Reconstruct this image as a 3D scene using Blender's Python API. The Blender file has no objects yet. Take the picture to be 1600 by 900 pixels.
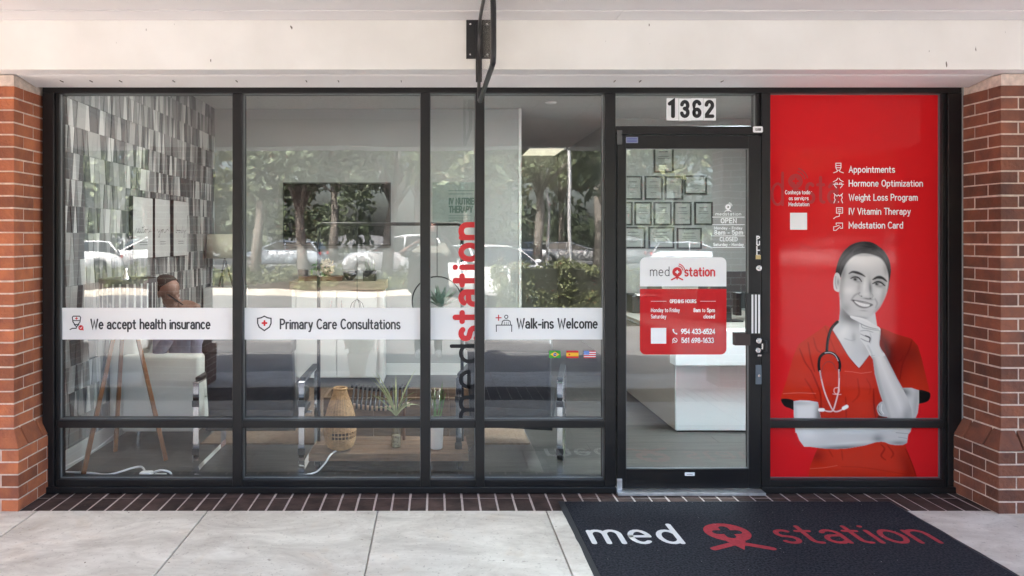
import bpy, bmesh, math, random
import numpy as np
from mathutils import Vector, Matrix
random.seed(7); rng = np.random.default_rng(7)
R = math.radians
sc = bpy.context.scene
col = sc.collection

# ------------------------------------------------------------------ camera
D = 4.5            # metres from lens to the storefront plane (y = 0)
EYE = 1.57
F = 1150.0         # focal length in photo pixels (1600 wide)
CX, CY = 678.0, 368.0
cam_d = bpy.data.cameras.new('camera'); cam = bpy.data.objects.new('camera', cam_d); col.objects.link(cam)
cam.location = (0, -D, EYE); cam.rotation_euler = (R(90), 0, 0)
cam_d.sensor_width = 36; cam_d.lens = F/1600*36
cam_d.shift_x = (800-CX)/1600; cam_d.shift_y = -(450-CY)/1600
cam_d.clip_start = 0.03; cam_d.clip_end = 2000
sc.camera = cam

# ------------------------------------------------------------------ sky, sun, exposure
SUN_EL, SUN_AZ = 47, -34     # azimuth measured so that the sun stands over the shop's roof, to the left
w = bpy.data.worlds.new('World'); sc.world = w; w.use_nodes = True
nt = w.node_tree; bg = nt.nodes['Background']
sky = nt.nodes.new('ShaderNodeTexSky'); sky.sky_type = 'NISHITA'; sky.sun_disc = False
sky.sun_elevation = R(SUN_EL); sky.sun_rotation = R(SUN_AZ); sky.dust_density = 5.5; sky.air_density = 1.0; sky.ozone_density = 1.0
nt.links.new(sky.outputs[0], bg.inputs[0]); bg.inputs[1].default_value = 0.15
sl = bpy.data.lights.new('sun', 'SUN'); sl.energy = 4.3; sl.angle = R(0.5); sl.color = (1.0, 0.955, 0.89)
so = bpy.data.objects.new('sun', sl); col.objects.link(so)
sd = Vector((math.sin(R(SUN_AZ))*math.cos(R(SUN_EL)), math.cos(R(SUN_AZ))*math.cos(R(SUN_EL)), math.sin(R(SUN_EL))))
so.rotation_euler = (-sd).to_track_quat('-Z', 'Y').to_euler()
sc.view_settings.view_transform = 'Standard'; sc.view_settings.look = 'None'
sc.view_settings.exposure = 3.4; sc.view_settings.gamma = 1
sc.cycles.max_bounces = 10; sc.cycles.transparent_max_bounces = 24; sc.cycles.diffuse_bounces = 5

# ------------------------------------------------------------------ helpers
def FX(px, d=D): return (px-CX)*d/F
def FZ(py, d=D): return EYE+(CY-py)*d/F
def P(px, py, d): return Vector((FX(px, d), d-D, FZ(py, d)))
def lin(c): return tuple(((x/255)/12.92 if x/255 <= .04045 else ((x/255+.055)/1.055)**2.4) for x in c)

def wloc(o):
    v = Vector((0, 0, 0))
    while o is not None: v += o.location; o = o.parent
    return v
def tag(o, label=None, cat=None, group=None, kind=None):
    if label: o['label'] = label
    if cat: o['category'] = cat
    if group: o['group'] = group
    if kind: o['kind'] = kind
    return o
def thing(name, label, cat, loc=(0, 0, 0), rz=0, group=None):
    o = bpy.data.objects.new(name, None); col.objects.link(o); o.empty_display_size = .1
    o.location = loc; o.rotation_euler = (0, 0, rz)
    return tag(o, label, cat, group)
def copy_tree(o, parent=None):
    c = o.copy(); col.objects.link(c); c.parent = parent
    for ch in list(o.children): copy_tree(ch, c)
    return c

class MB:
    def __init__(s): s.v = []; s.f = []; s.m = []
    def add(s, vs, fs, mi=0):
        b = len(s.v); s.v += [tuple(p) for p in vs]; s.f += [tuple(b+i for i in f) for f in fs]; s.m += [mi]*len(fs)
    def box(s, x0, x1, y0, y1, z0, z1, mi=0):
        s.add([(x0,y0,z0),(x1,y0,z0),(x1,y1,z0),(x0,y1,z0),(x0,y0,z1),(x1,y0,z1),(x1,y1,z1),(x0,y1,z1)],
              [(3,2,1,0),(4,5,6,7),(0,1,5,4),(1,2,6,5),(2,3,7,6),(3,0,4,7)], mi)
    def tube(s, path, r, n=8, closed=False, mi=0, flat=None):
        P_ = [Vector(p) for p in path]; k = len(P_); rs = r if isinstance(r, (list, tuple)) else [r]*k
        up = Vector((0, 0, 1)); rings = []; prev = None
        for i in range(k):
            a = P_[(i-1) % k] if (closed or i > 0) else P_[i]; b = P_[(i+1) % k] if (closed or i < k-1) else P_[i]
            t = (b-a).normalized() if (b-a).length > 1e-9 else Vector((0, 0, 1))
            if prev is None:
                ref = up if abs(t.dot(up)) < .9 else Vector((1, 0, 0)); u = t.cross(ref).normalized()
            else:
                u = prev-t*prev.dot(t); u = u.normalized() if u.length > 1e-6 else t.orthogonal().normalized()
            prev = u; w_ = t.cross(u)
            fl = flat or (1, 1)
            rings.append([P_[i]+(u*math.cos(2*math.pi*j/n)*fl[0]+w_*math.sin(2*math.pi*j/n)*fl[1])*rs[i] for j in range(n)])
        vs = [p for rg in rings for p in rg]; fs = []
        for i in range(k if closed else k-1):
            for j in range(n):
                a = i*n+j; b = i*n+(j+1) % n; c = ((i+1) % k)*n+(j+1) % n; d = ((i+1) % k)*n+j
                fs.append((a, b, c, d))
        if not closed: fs.append(tuple(range(n-1, -1, -1))); fs.append(tuple((k-1)*n+j for j in range(n)))
        s.add(vs, fs, mi)
    def lathe(s, prof, cx=0, cy=0, n=20, mi=0):
        vs = []; fs = []
        for (r, z) in prof:
            for j in range(n): vs.append((cx+r*math.cos(2*math.pi*j/n), cy+r*math.sin(2*math.pi*j/n), z))
        for i in range(len(prof)-1):
            for j in range(n): fs.append((i*n+j, i*n+(j+1) % n, (i+1)*n+(j+1) % n, (i+1)*n+j))
        if prof[0][0] > 1e-4: fs.append(tuple(range(n-1, -1, -1)))
        if prof[-1][0] > 1e-4: fs.append(tuple((len(prof)-1)*n+j for j in range(n)))
        s.add(vs, fs, mi)
    def prism(s, poly, axis, a0, a1, mi=0):
        # poly in the two other axes (in xyz order), extruded along axis
        def mk(p, a):
            q = list(p); q.insert('xyz'.index(axis), a); return tuple(q)
        n = len(poly); vs = [mk(p, a0) for p in poly]+[mk(p, a1) for p in poly]
        fs = [(i, (i+1) % n, n+(i+1) % n, n+i) for i in range(n)]+[tuple(range(n-1, -1, -1)), tuple(range(n, 2*n))]
        s.add(vs, fs, mi)
    def ell(s, c, r, n=12, k=8, mi=0):
        vs = []; fs = []
        for i in range(k+1):
            t = math.pi*i/k
            for j in range(n):
                a = 2*math.pi*j/n; vs.append((c[0]+r[0]*math.sin(t)*math.cos(a), c[1]+r[1]*math.sin(t)*math.sin(a), c[2]-r[2]*math.cos(t)))
        for i in range(k):
            for j in range(n): fs.append((i*n+j, i*n+(j+1) % n, (i+1)*n+(j+1) % n, (i+1)*n+j))
        s.add(vs, fs, mi)
    def mesh(s, name, mats, off=(0, 0, 0), smooth=False, fix=True):
        me = bpy.data.meshes.new(name)
        o = Vector(off); me.from_pydata([(x-o.x, y-o.y, z-o.z) for x, y, z in s.v], [], s.f)
        for m_ in (mats if isinstance(mats, (list, tuple)) else [mats]): me.materials.append(m_)
        me.polygons.foreach_set('material_index', s.m)
        if fix:
            bm = bmesh.new(); bm.from_mesh(me); bmesh.ops.recalc_face_normals(bm, faces=bm.faces); bm.to_mesh(me); bm.free()
        if smooth: me.shade_smooth()
        me.update(); return me
    def build(s, name, mats, parent=None, world=True, bevel=0, smooth=False, auto=None, fix=True, **kw):
        off = wloc(parent) if (parent is not None and world) else (0, 0, 0)
        me = s.mesh(name, mats, off, smooth or auto is not None, fix); o = bpy.data.objects.new(name, me); col.objects.link(o)
        if auto is not None: me.set_sharp_from_angle(angle=R(auto))
        if parent is not None: o.parent = parent
        if bevel:
            b = o.modifiers.new('bevel', 'BEVEL'); b.width = bevel; b.segments = 2; b.limit_method = 'ANGLE'; b.angle_limit = R(40); b.harden_normals = False
        return tag(o, **kw)
def box(name, m, x0, x1, y0, y1, z0, z1, parent=None, bevel=0, **kw):
    b = MB(); b.box(min(x0,x1), max(x0,x1), min(y0,y1), max(y0,y1), min(z0,z1), max(z0,z1)); return b.build(name, m, parent, bevel=bevel, **kw)

# ------------------------------------------------------------------ materials
def new_mat(name):
    m = bpy.data.materials.new(name); m.use_nodes = True; n = m.node_tree
    return m, n, n.nodes['Principled BSDF']
def mat(name, c, rough=.6, metal=0, vary=0, scale=8, bump=0, bscale=60, objvary=0, stretch=(1, 1, 1), spec=.5, c2=None, detail=5, gen=False, emit=None, estr=0, coat=0, trans=0):
    m, n, p = new_mat(name); L = n.links
    p.inputs['Roughness'].default_value = rough; p.inputs['Metallic'].default_value = metal
    p.inputs['Specular IOR Level'].default_value = spec; p.inputs['Coat Weight'].default_value = coat
    if emit: p.inputs['Emission Color'].default_value = (*emit, 1); p.inputs['Emission Strength'].default_value = estr
    cur = None
    tc = n.nodes.new('ShaderNodeTexCoord'); mp = n.nodes.new('ShaderNodeMapping'); mp.inputs['Scale'].default_value = stretch
    L.new(tc.outputs['Object'], mp.inputs[0])
    oi = n.nodes.new('ShaderNodeObjectInfo')
    if objvary:
        addv = n.nodes.new('ShaderNodeVectorMath'); addv.operation = 'ADD'
        mul = n.nodes.new('ShaderNodeMath'); mul.operation = 'MULTIPLY'; mul.inputs[1].default_value = 37
        L.new(oi.outputs['Random'], mul.inputs[0]); L.new(mp.outputs[0], addv.inputs[0]); L.new(mul.outputs[0], addv.inputs[1]); vec = addv.outputs[0]
    else: vec = mp.outputs[0]
    if vary or c2:
        no = n.nodes.new('ShaderNodeTexNoise'); no.inputs['Scale'].default_value = scale; no.inputs['Detail'].default_value = detail
        L.new(vec, no.inputs['Vector'])
        rp = n.nodes.new('ShaderNodeMapRange'); rp.inputs[1].default_value = .3; rp.inputs[2].default_value = .7
        L.new(no.outputs[0], rp.inputs[0])
        mx = n.nodes.new('ShaderNodeMix'); mx.data_type = 'RGBA'
        a = c2 or tuple(x*(1-vary) for x in c); b = c if c2 else tuple(min(1, x*(1+vary)) for x in c)
        mx.inputs[6].default_value = (*a, 1); mx.inputs[7].default_value = (*b, 1); L.new(rp.outputs[0], mx.inputs[0]); cur = mx.outputs[2]
    if objvary:
        hs = n.nodes.new('ShaderNodeHueSaturation')
        mr = n.nodes.new('ShaderNodeMapRange'); mr.inputs[3].default_value = 1-objvary; mr.inputs[4].default_value = 1+objvary
        L.new(oi.outputs['Random'], mr.inputs[0]); L.new(mr.outputs[0], hs.inputs['Value'])
        if cur: L.new(cur, hs.inputs['Color'])
        else: hs.inputs['Color'].default_value = (*c, 1)
        cur = hs.outputs[0]
    if cur: L.new(cur, p.inputs['Base Color'])
    else: p.inputs['Base Color'].default_value = (*c, 1)
    if bump:
        n2 = n.nodes.new('ShaderNodeTexNoise'); n2.inputs['Scale'].default_value = bscale; n2.inputs['Detail'].default_value = 6
        L.new(vec, n2.inputs['Vector'])
        bp = n.nodes.new('ShaderNodeBump'); bp.inputs['Strength'].default_value = bump; bp.inputs['Distance'].default_value = .01
        L.new(n2.outputs[0], bp.inputs['Height']); L.new(bp.outputs[0], p.inputs['Normal'])
    return m
M = {}
M['bronze'] = mat('dark_bronze_aluminium', (.0075, .007, .0085), .36, 0, c2=(.016, .0145, .014), scale=2.5, spec=.35, bump=.05, bscale=25)
M['seal'] = mat('glint_grey_seal', (.16, .165, .17), .35, .2)  # grey tone imitates the bright glints along the gaskets
M['black'] = mat('black_metal', (.012, .012, .013), .4)
M['satin'] = mat('satin_steel', (.7, .7, .7), .25, 1)
M['chrome'] = mat('chrome', (.85, .86, .88), .07, 1)
M['alu'] = mat('worn_aluminium', (.62, .62, .63), .45, .8, vary=.2, scale=20)
M['white'] = mat('white_plastic', (.8, .8, .79), .4)
M['paint'] = mat('white_paint', (.78, .755, .735), .55, vary=.03, scale=2.2, bump=.12, bscale=14)
M['ceilpaint'] = mat('ceiling_paint', (.72, .70, .69), .6, vary=.03, scale=3, bump=.05, bscale=30)
M['rubber'] = mat('black_rubber', (.015, .015, .016), .7)

def glass_mat(name, r0, tint):
    m = bpy.data.materials.new(name); m.use_nodes = True; n = m.node_tree; n.nodes.clear(); L = n.links
    out = n.nodes.new('ShaderNodeOutputMaterial'); mix = n.nodes.new('ShaderNodeMixShader')
    tr = n.nodes.new('ShaderNodeBsdfTransparent'); tr.inputs[0].default_value = (*tint, 1)
    gl = n.nodes.new('ShaderNodeBsdfGlossy'); gl.inputs['Roughness'].default_value = 0.0; gl.inputs[0].default_value = (1, 1, 1, 1)
    ge = n.nodes.new('ShaderNodeNewGeometry'); dt = n.nodes.new('ShaderNodeVectorMath'); dt.operation = 'DOT_PRODUCT'
    L.new(ge.outputs['Normal'], dt.inputs[0]); L.new(ge.outputs['Incoming'], dt.inputs[1])
    ab = n.nodes.new('ShaderNodeMath'); ab.operation = 'ABSOLUTE'; L.new(dt.outputs['Value'], ab.inputs[0])
    su = n.nodes.new('ShaderNodeMath'); su.operation = 'SUBTRACT'; su.inputs[0].default_value = 1; L.new(ab.outputs[0], su.inputs[1])
    pw = n.nodes.new('ShaderNodeMath'); pw.operation = 'POWER'; pw.inputs[1].default_value = 5; L.new(su.outputs[0], pw.inputs[0])
    ma = n.nodes.new('ShaderNodeMath'); ma.operation = 'MULTIPLY_ADD'; ma.inputs[1].default_value = 1-r0; ma.inputs[2].default_value = r0; L.new(pw.outputs[0], ma.inputs[0])
    tc = n.nodes.new('ShaderNodeTexCoord'); wn = n.nodes.new('ShaderNodeTexNoise'); wn.inputs['Scale'].default_value = 1.8; wn.inputs['Detail'].default_value = 1.0; L.new(tc.outputs['Object'], wn.inputs['Vector'])
    wb = n.nodes.new('ShaderNodeBump'); wb.inputs['Strength'].default_value = 1; wb.inputs['Distance'].default_value = .0014; L.new(wn.outputs[0], wb.inputs['Height']); L.new(wb.outputs[0], gl.inputs['Normal'])
    L.new(ma.outputs[0], mix.inputs[0]); L.new(tr.outputs[0], mix.inputs[1]); L.new(gl.outputs[0], mix.inputs[2]); L.new(mix.outputs[0], out.inputs[0])
    return m
M['glass'] = glass_mat('window_glass', .052, (.955, .96, .96))
M['acrylic'] = glass_mat('clear_acrylic', .05, (.90, .87, .82))
M['bottle'] = glass_mat('bottle_glass', .06, (.85, .88, .82))

# ------------------------------------------------------------------ stroke lettering (flat vinyl letters)
def arc(cx, cy, rx, ry, a0, a1, n=None):
    n = n or max(3, int(abs(a1-a0)/18))
    return [(cx+rx*math.cos(R(a0+(a1-a0)*i/n)), cy+ry*math.sin(R(a0+(a1-a0)*i/n))) for i in range(n+1)]
X_ = .66
def _g():
    g = {}; h = X_; c = h/2; O = lambda w: arc(w/2, c, w/2, c, 90, 450, 18)
    g['a'] = (.42, [arc(.21, .44, .19, .22, 150, 0)+[(.40, 0)], [(.40, .38), (.2, .38)]+arc(.19, .19, .19, .19, 90, 270)+[(.25, 0), (.40, .1)]])
    g['b'] = (.44, [[(0, 1), (0, 0)], arc(.2, c, .22, c, 150, -150)[0:]])
    g['c'] = (.40, [arc(.22, c, .22, c, 50, 310)])
    g['d'] = (.44, [[(.44, 1), (.44, 0)], arc(.24, c, .23, c, 30, 330)])
    g['e'] = (.43, [[(.01, .35), (.43, .35)]+arc(.22, c, .215, c, 5, 310)])
    g['f'] = (.30, [arc(.25, .82, .15, .18, 80, 180)+[(.10, 0)], [(-.02, .62), (.26, .62)]])
    g['g'] = (.44, [arc(.22, c, .22, c, 20, 340), [(.43, h), (.43, -.05)]+arc(.22, -.06, .21, .22, 0, -140)])
    g['h'] = (.42, [[(0, 1), (0, 0)], [(0, .42)]+arc(.21, .44, .21, .22, 170, 0)+[(.42, 0)]])
    g['i'] = (.02, [[(.01, .63), (.01, 0)], [(.01, .88), (.01, .885)]])
    g['j'] = (.1, [[(.08, .63), (.08, -.1), (-.06, -.25)], [(.08, .88), (.08, .885)]])
    g['k'] = (.38, [[(0, 1), (0, 0)], [(.36, .64), (0, .26)], [(.12, .38), (.38, 0)]])
    g['l'] = (.04, [[(.02, 1), (.02, 0)]])
    g['m'] = (.70, [[(0, .64), (0, 0)], [(0, .44)]+arc(.175, .46, .175, .2, 170, 0)+[(.35, 0)], [(.35, .46)]+arc(.525, .46, .175, .2, 170, 0)+[(.70, 0)]])
    g['n'] = (.42, [[(0, .64), (0, 0)], [(0, .42)]+arc(.21, .44, .21, .22, 170, 0)+[(.42, 0)]])
    g['o'] = (.46, [O(.46)])
    g['p'] = (.44, [[(0, .64), (0, -.3)], arc(.2, c, .22, c, 150, -150)])
    g['r'] = (.26, [[(0, .64), (0, 0)], [(0, .4)]+arc(.2, .42, .2, .23, 170, 70)])
    g['s'] = (.36, [arc(.18, .49, .165, .17, 40, 230)+arc(.18, .16, .175, .165, 60, -150)])
    g['t'] = (.28, [[(.1, .88), (.1, .18)]+arc(.24, .16, .14, .16, 180, 280), [(-.03, .62), (.25, .62)]])
    g['u'] = (.42, [[(0, .64), (0, .22)]+arc(.21, .22, .21, .22, 180, 360), [(.42, .64), (.42, 0)]])
    g['v'] = (.40, [[(0, .64), (.2, 0), (.4, .64)]])
    g['w'] = (.62, [[(0, .64), (.15, 0), (.31, .5), (.47, 0), (.62, .64)]])
    g['y'] = (.40, [[(0, .64), (.2, .02)], [(.4, .64), (.13, -.28), (.02, -.3)]])
    g['z'] = (.36, [[(.02, .62), (.36, .62), (0, .02), (.36, .02)]])
    g['x'] = (.38, [[(0, .64), (.38, 0)], [(.38, .64), (0, 0)]])
    g['ç'] = (.40, [arc(.22, c, .22, c, 50, 310), [(.22, 0), (.24, -.1), (.2, -.2), (.12, -.2)]])
    g['A'] = (.56, [[(0, 0), (.28, 1), (.56, 0)], [(.1, .33), (.46, .33)]])
    g['C'] = (.54, [arc(.30, .5, .3, .5, 50, 310)])
    g['D'] = (.54, [[(0, 0), (0, 1), (.2, 1)]+arc(.2, .5, .34, .5, 85, -85)+[(.2, 0), (0, 0)]])
    g['E'] = (.44, [[(.44, 1), (0, 1), (0, 0), (.44, 0)], [(0, .52), (.38, .52)]])
    g['F'] = (.42, [[(.42, 1), (0, 1), (0, 0)], [(0, .5), (.36, .5)]])
    g['G'] = (.56, [arc(.30, .5, .3, .5, 50, 330)+[(.56, .45), (.34, .45)]])
    g['H'] = (.54, [[(0, 0), (0, 1)], [(.54, 0), (.54, 1)], [(0, .5), (.54, .5)]])
    g['I'] = (.04, [[(.02, 0), (.02, 1)]])
    g['L'] = (.42, [[(0, 1), (0, 0), (.42, 0)]])
    g['M'] = (.66, [[(0, 0), (0, 1), (.33, .3), (.66, 1), (.66, 0)]])
    g['N'] = (.54, [[(0, 0), (0, 1), (.54, 0), (.54, 1)]])
    g['O'] = (.60, [arc(.3, .5, .3, .5, 90, 450, 20)])
    g['P'] = (.48, [[(0, 0), (0, 1), (.22, 1)]+arc(.22, .73, .26, .27, 85, -85)+[(.22, .46), (0, .46)]])
    g['R'] = (.50, [[(0, 0), (0, 1), (.22, 1)]+arc(.22, .73, .26, .27, 85, -85)+[(.22, .46), (0, .46)], [(.24, .46), (.5, 0)]])
    g['S'] = (.48, [arc(.24, .74, .22, .26, 40, 250)+arc(.24, .25, .24, .25, 70, -150)])
    g['T'] = (.50, [[(0, 1), (.5, 1)], [(.25, 1), (.25, 0)]])
    g['U'] = (.52, [[(0, 1), (0, .26)]+arc(.26, .26, .26, .26, 180, 360)+[(.52, 1)]])
    g['V'] = (.54, [[(0, 1), (.27, 0), (.54, 1)]])
    g['W'] = (.80, [[(0, 1), (.2, 0), (.4, .85), (.6, 0), (.8, 1)]])
    g['Y'] = (.52, [[(0, 1), (.26, .45), (.52, 1)], [(.26, .45), (.26, 0)]])
    g['0'] = (.46, [arc(.23, .5, .23, .5, 90, 450, 18)])
    g['1'] = (.22, [[(0, .8), (.18, 1), (.18, 0)]])
    g['2'] = (.46, [arc(.23, .74, .22, .26, 160, -20)+[(.0, .0), (.46, 0)]])
    g['3'] = (.46, [arc(.22, .76, .21, .24, 150, -90)+arc(.22, .26, .24, .26, 90, -150)])
    g['4'] = (.48, [[(.36, 0), (.36, 1), (0, .28), (.48, .28)]])
    g['5'] = (.46, [[(.42, 1), (.06, 1), (.03, .56)]+arc(.22, .32, .24, .32, 120, -150)])
    g['6'] = (.46, [arc(.23, .3, .23, .3, 90, 450, 18), [(.38, .98), (.14, .72), (.0, .34)]])
    g['8'] = (.46, [arc(.23, .76, .2, .24, 90, 450, 16), arc(.23, .26, .23, .26, 90, 450, 16)])
    g['9'] = (.46, [arc(.23, .7, .23, .3, 90, 450, 18), [(.08, .02), (.32, .28), (.46, .66)]])
    g['-'] = (.26, [[(0, .36), (.26, .36)]]); g['.'] = (.02, [[(.01, 0), (.01, .01)]])
    g[' '] = (.16, [])
    return g
G = _g()
def layout(text, wt=.12, track=.17):
    x = 0; out = []
    for ch in text:
        wd, st = G[ch]
        for s in st: out.append([(x+a, b) for a, b in s])
        x += wd+track+wt*.55
    return out, x-track-wt*.55
class Flat:
    """collects flat vinyl shapes on a plane; to3(u, v, lift) gives the point"""
    def __init__(s, to3): s.to3 = to3; s.mb = MB(); s.k = 0
    def _l(s): s.k += 1; return .00012*(s.k % 9)
    def poly(s, pts, mi=0, lift=0):
        l = lift+s._l(); s.mb.add([s.to3(u, v, l) for u, v in pts], [tuple(range(len(pts)))], mi)
    def stroke(s, pts, w, mi=0, lift=0, closed=False):
        l = lift+s._l(); h = w/2; n = len(pts)
        if n > 2 and math.hypot(pts[0][0]-pts[-1][0], pts[0][1]-pts[-1][1]) < 1e-6: closed = True; pts = pts[:-1]; n -= 1
        Ls = []; Rs = []
        for i in range(n):
            a = pts[i-1] if (i > 0 or closed) else pts[i]; b = pts[i]; c = pts[(i+1) % n] if (i < n-1 or closed) else pts[i]
            d1 = (b[0]-a[0], b[1]-a[1]); d2 = (c[0]-b[0], c[1]-b[1])
            l1 = math.hypot(*d1) or 0; l2 = math.hypot(*d2) or 0
            if l1 == 0: d1, l1 = d2, l2
            if l2 == 0: d2, l2 = d1, l1
            if l1 == 0: return
            n1 = (-d1[1]/l1, d1[0]/l1); n2 = (-d2[1]/l2, d2[0]/l2)
            m_ = (n1[0]+n2[0], n1[1]+n2[1]); ml = math.hypot(*m_) or 1; m_ = (m_[0]/ml, m_[1]/ml)
            k = h/max(.45, m_[0]*n1[0]+m_[1]*n1[1])
            Ls.append((b[0]+m_[0]*k, b[1]+m_[1]*k)); Rs.append((b[0]-m_[0]*k, b[1]-m_[1]*k))
        vs = [s.to3(u, v, l) for u, v in Ls]+[s.to3(u, v, l) for u, v in Rs]
        fs = [(i, (i+1) % n, n+(i+1) % n, n+i) for i in range(n if closed else n-1)]
        s.mb.add(vs, fs, mi)
        if not closed:
            for e, q in ((pts[0], pts[1]), (pts[-1], pts[-2])):
                a = math.atan2(e[1]-q[1], e[0]-q[0])
                cap = [(e[0]+h*math.cos(a-math.pi/2+math.pi*j/8), e[1]+h*math.sin(a-math.pi/2+math.pi*j/8)) for j in range(9)]
                s.mb.add([s.to3(u, v, l) for u, v in cap], [tuple(range(9))], mi)
    def disc(s, cx, cy, r, mi=0, lift=0, n=20): s.poly([(cx+r*math.cos(2*math.pi*i/n), cy+r*math.sin(2*math.pi*i/n)) for i in range(n)], mi, lift)
    def text(s, t, x0, x1, base, cap, wt, mi=0, lift=0, track=.17):
        """wt = stroke width as a fraction of cap height; glyphs squeezed to x0..x1"""
        st, W = layout(t, wt, track); sgn = 1 if cap > 0 else -1; w_ = wt*abs(cap)
        sx = ((x1-x0)-w_)/W
        for q in st: s.stroke([(x0+w_/2+a*sx, base+b*cap) for a, b in q], w_, mi, lift)
    def rrect(s, x0, x1, y0, y1, r, mi=0, lift=0, corners=(1, 1, 1, 1)):
        pts = []
        for (cx, cy, a, on) in ((x1-r, y1-r, 0, corners[0]), (x0+r, y1-r, 90, corners[1]), (x0+r, y0+r, 180, corners[2]), (x1-r, y0+r, 270, corners[3])):
            if on: pts += arc(cx, cy, r, r, a, a+90, 5)
            else: pts.append((cx+r*math.copysign(1, math.cos(R(a+45))), cy+r*math.copysign(1, math.sin(R(a+45)))))
        s.poly(pts, mi, lift)
    def logo(s, cx, cy, k, mi, bgmi, wifi=True, thick=.34, lift=0, sg=-1, pl=1.0):
        """round pin ring with a cross, two legs crossing below and two signal arcs"""
        q = lambda a, b: (cx+a*k, cy+sg*b*k)
        s.stroke([q(.62*math.cos(t), .62*math.sin(t)) for t in np.linspace(0, 2*math.pi, 25)[:-1]], k*thick*1.5, mi, lift, True)
        for a, b in ((-.2, 0), (.2, 0), (0, -.2), (0, .2), (0, 0)): s.disc(*q(a, b), k*.3, mi, lift)
        for w_ in ([(-.25*pl, 0), (.25*pl, 0)], [(0, -.25*pl), (0, .25*pl)]): s.stroke([q(a, b) for a, b in w_], k*.24*pl, bgmi, lift+.0015)
        s.stroke([q(-.15, -.7), q(0, -1.05), q(.15, -.7)], k*.4, mi, lift)
        s.stroke([q(.15, -.95), q(-.3, -1.05), q(-.7, -1.25), q(-1.0, -1.4)], k*.26, mi, lift)
        s.stroke([q(-.15, -.95), q(.3, -1.05), q(.7, -1.25), q(1.0, -1.4)], k*.26, mi, lift)
        if wifi:
            for rr in (1.15, 1.5): s.stroke([q(rr*math.cos(R(t))*.95, rr*math.sin(R(t))) for t in range(15, 76, 10)], k*.17, mi, lift)
    def build(s, name, mats, parent=None, **kw):
        return s.mb.build(name, mats, parent, fix=False, **kw)
def plane_at(d):      # photo pixel -> point on an upright plane d metres from the lens, lift towards the street
    return lambda u, v, l: (FX(u, d), d-D-l, FZ(v, d))
# ================================================================== THE SETTING
M['brick_l'] = mat('orange_red_brick', (.42, .130, .052), .85, c2=(.25, .078, .042), scale=9, bump=.7, bscale=50, objvary=.30)
M['brick_r'] = mat('brown_red_brick', (.23, .078, .040), .85, c2=(.115, .046, .032), scale=9, bump=.7, bscale=50, objvary=.34)
M['mortar'] = mat('pale_mortar', (.64, .52, .44), .95, vary=.18, scale=30, bump=.4, bscale=120)
M['paver'] = mat('dark_brown_paver', (.062, .039, .034), .8, vary=.4, spec=.25, scale=9, bump=.35, bscale=60, objvary=.22)
M['joint'] = mat('paver_joint', (.50, .43, .40), .95, vary=.15, scale=25, bump=.3)

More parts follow.
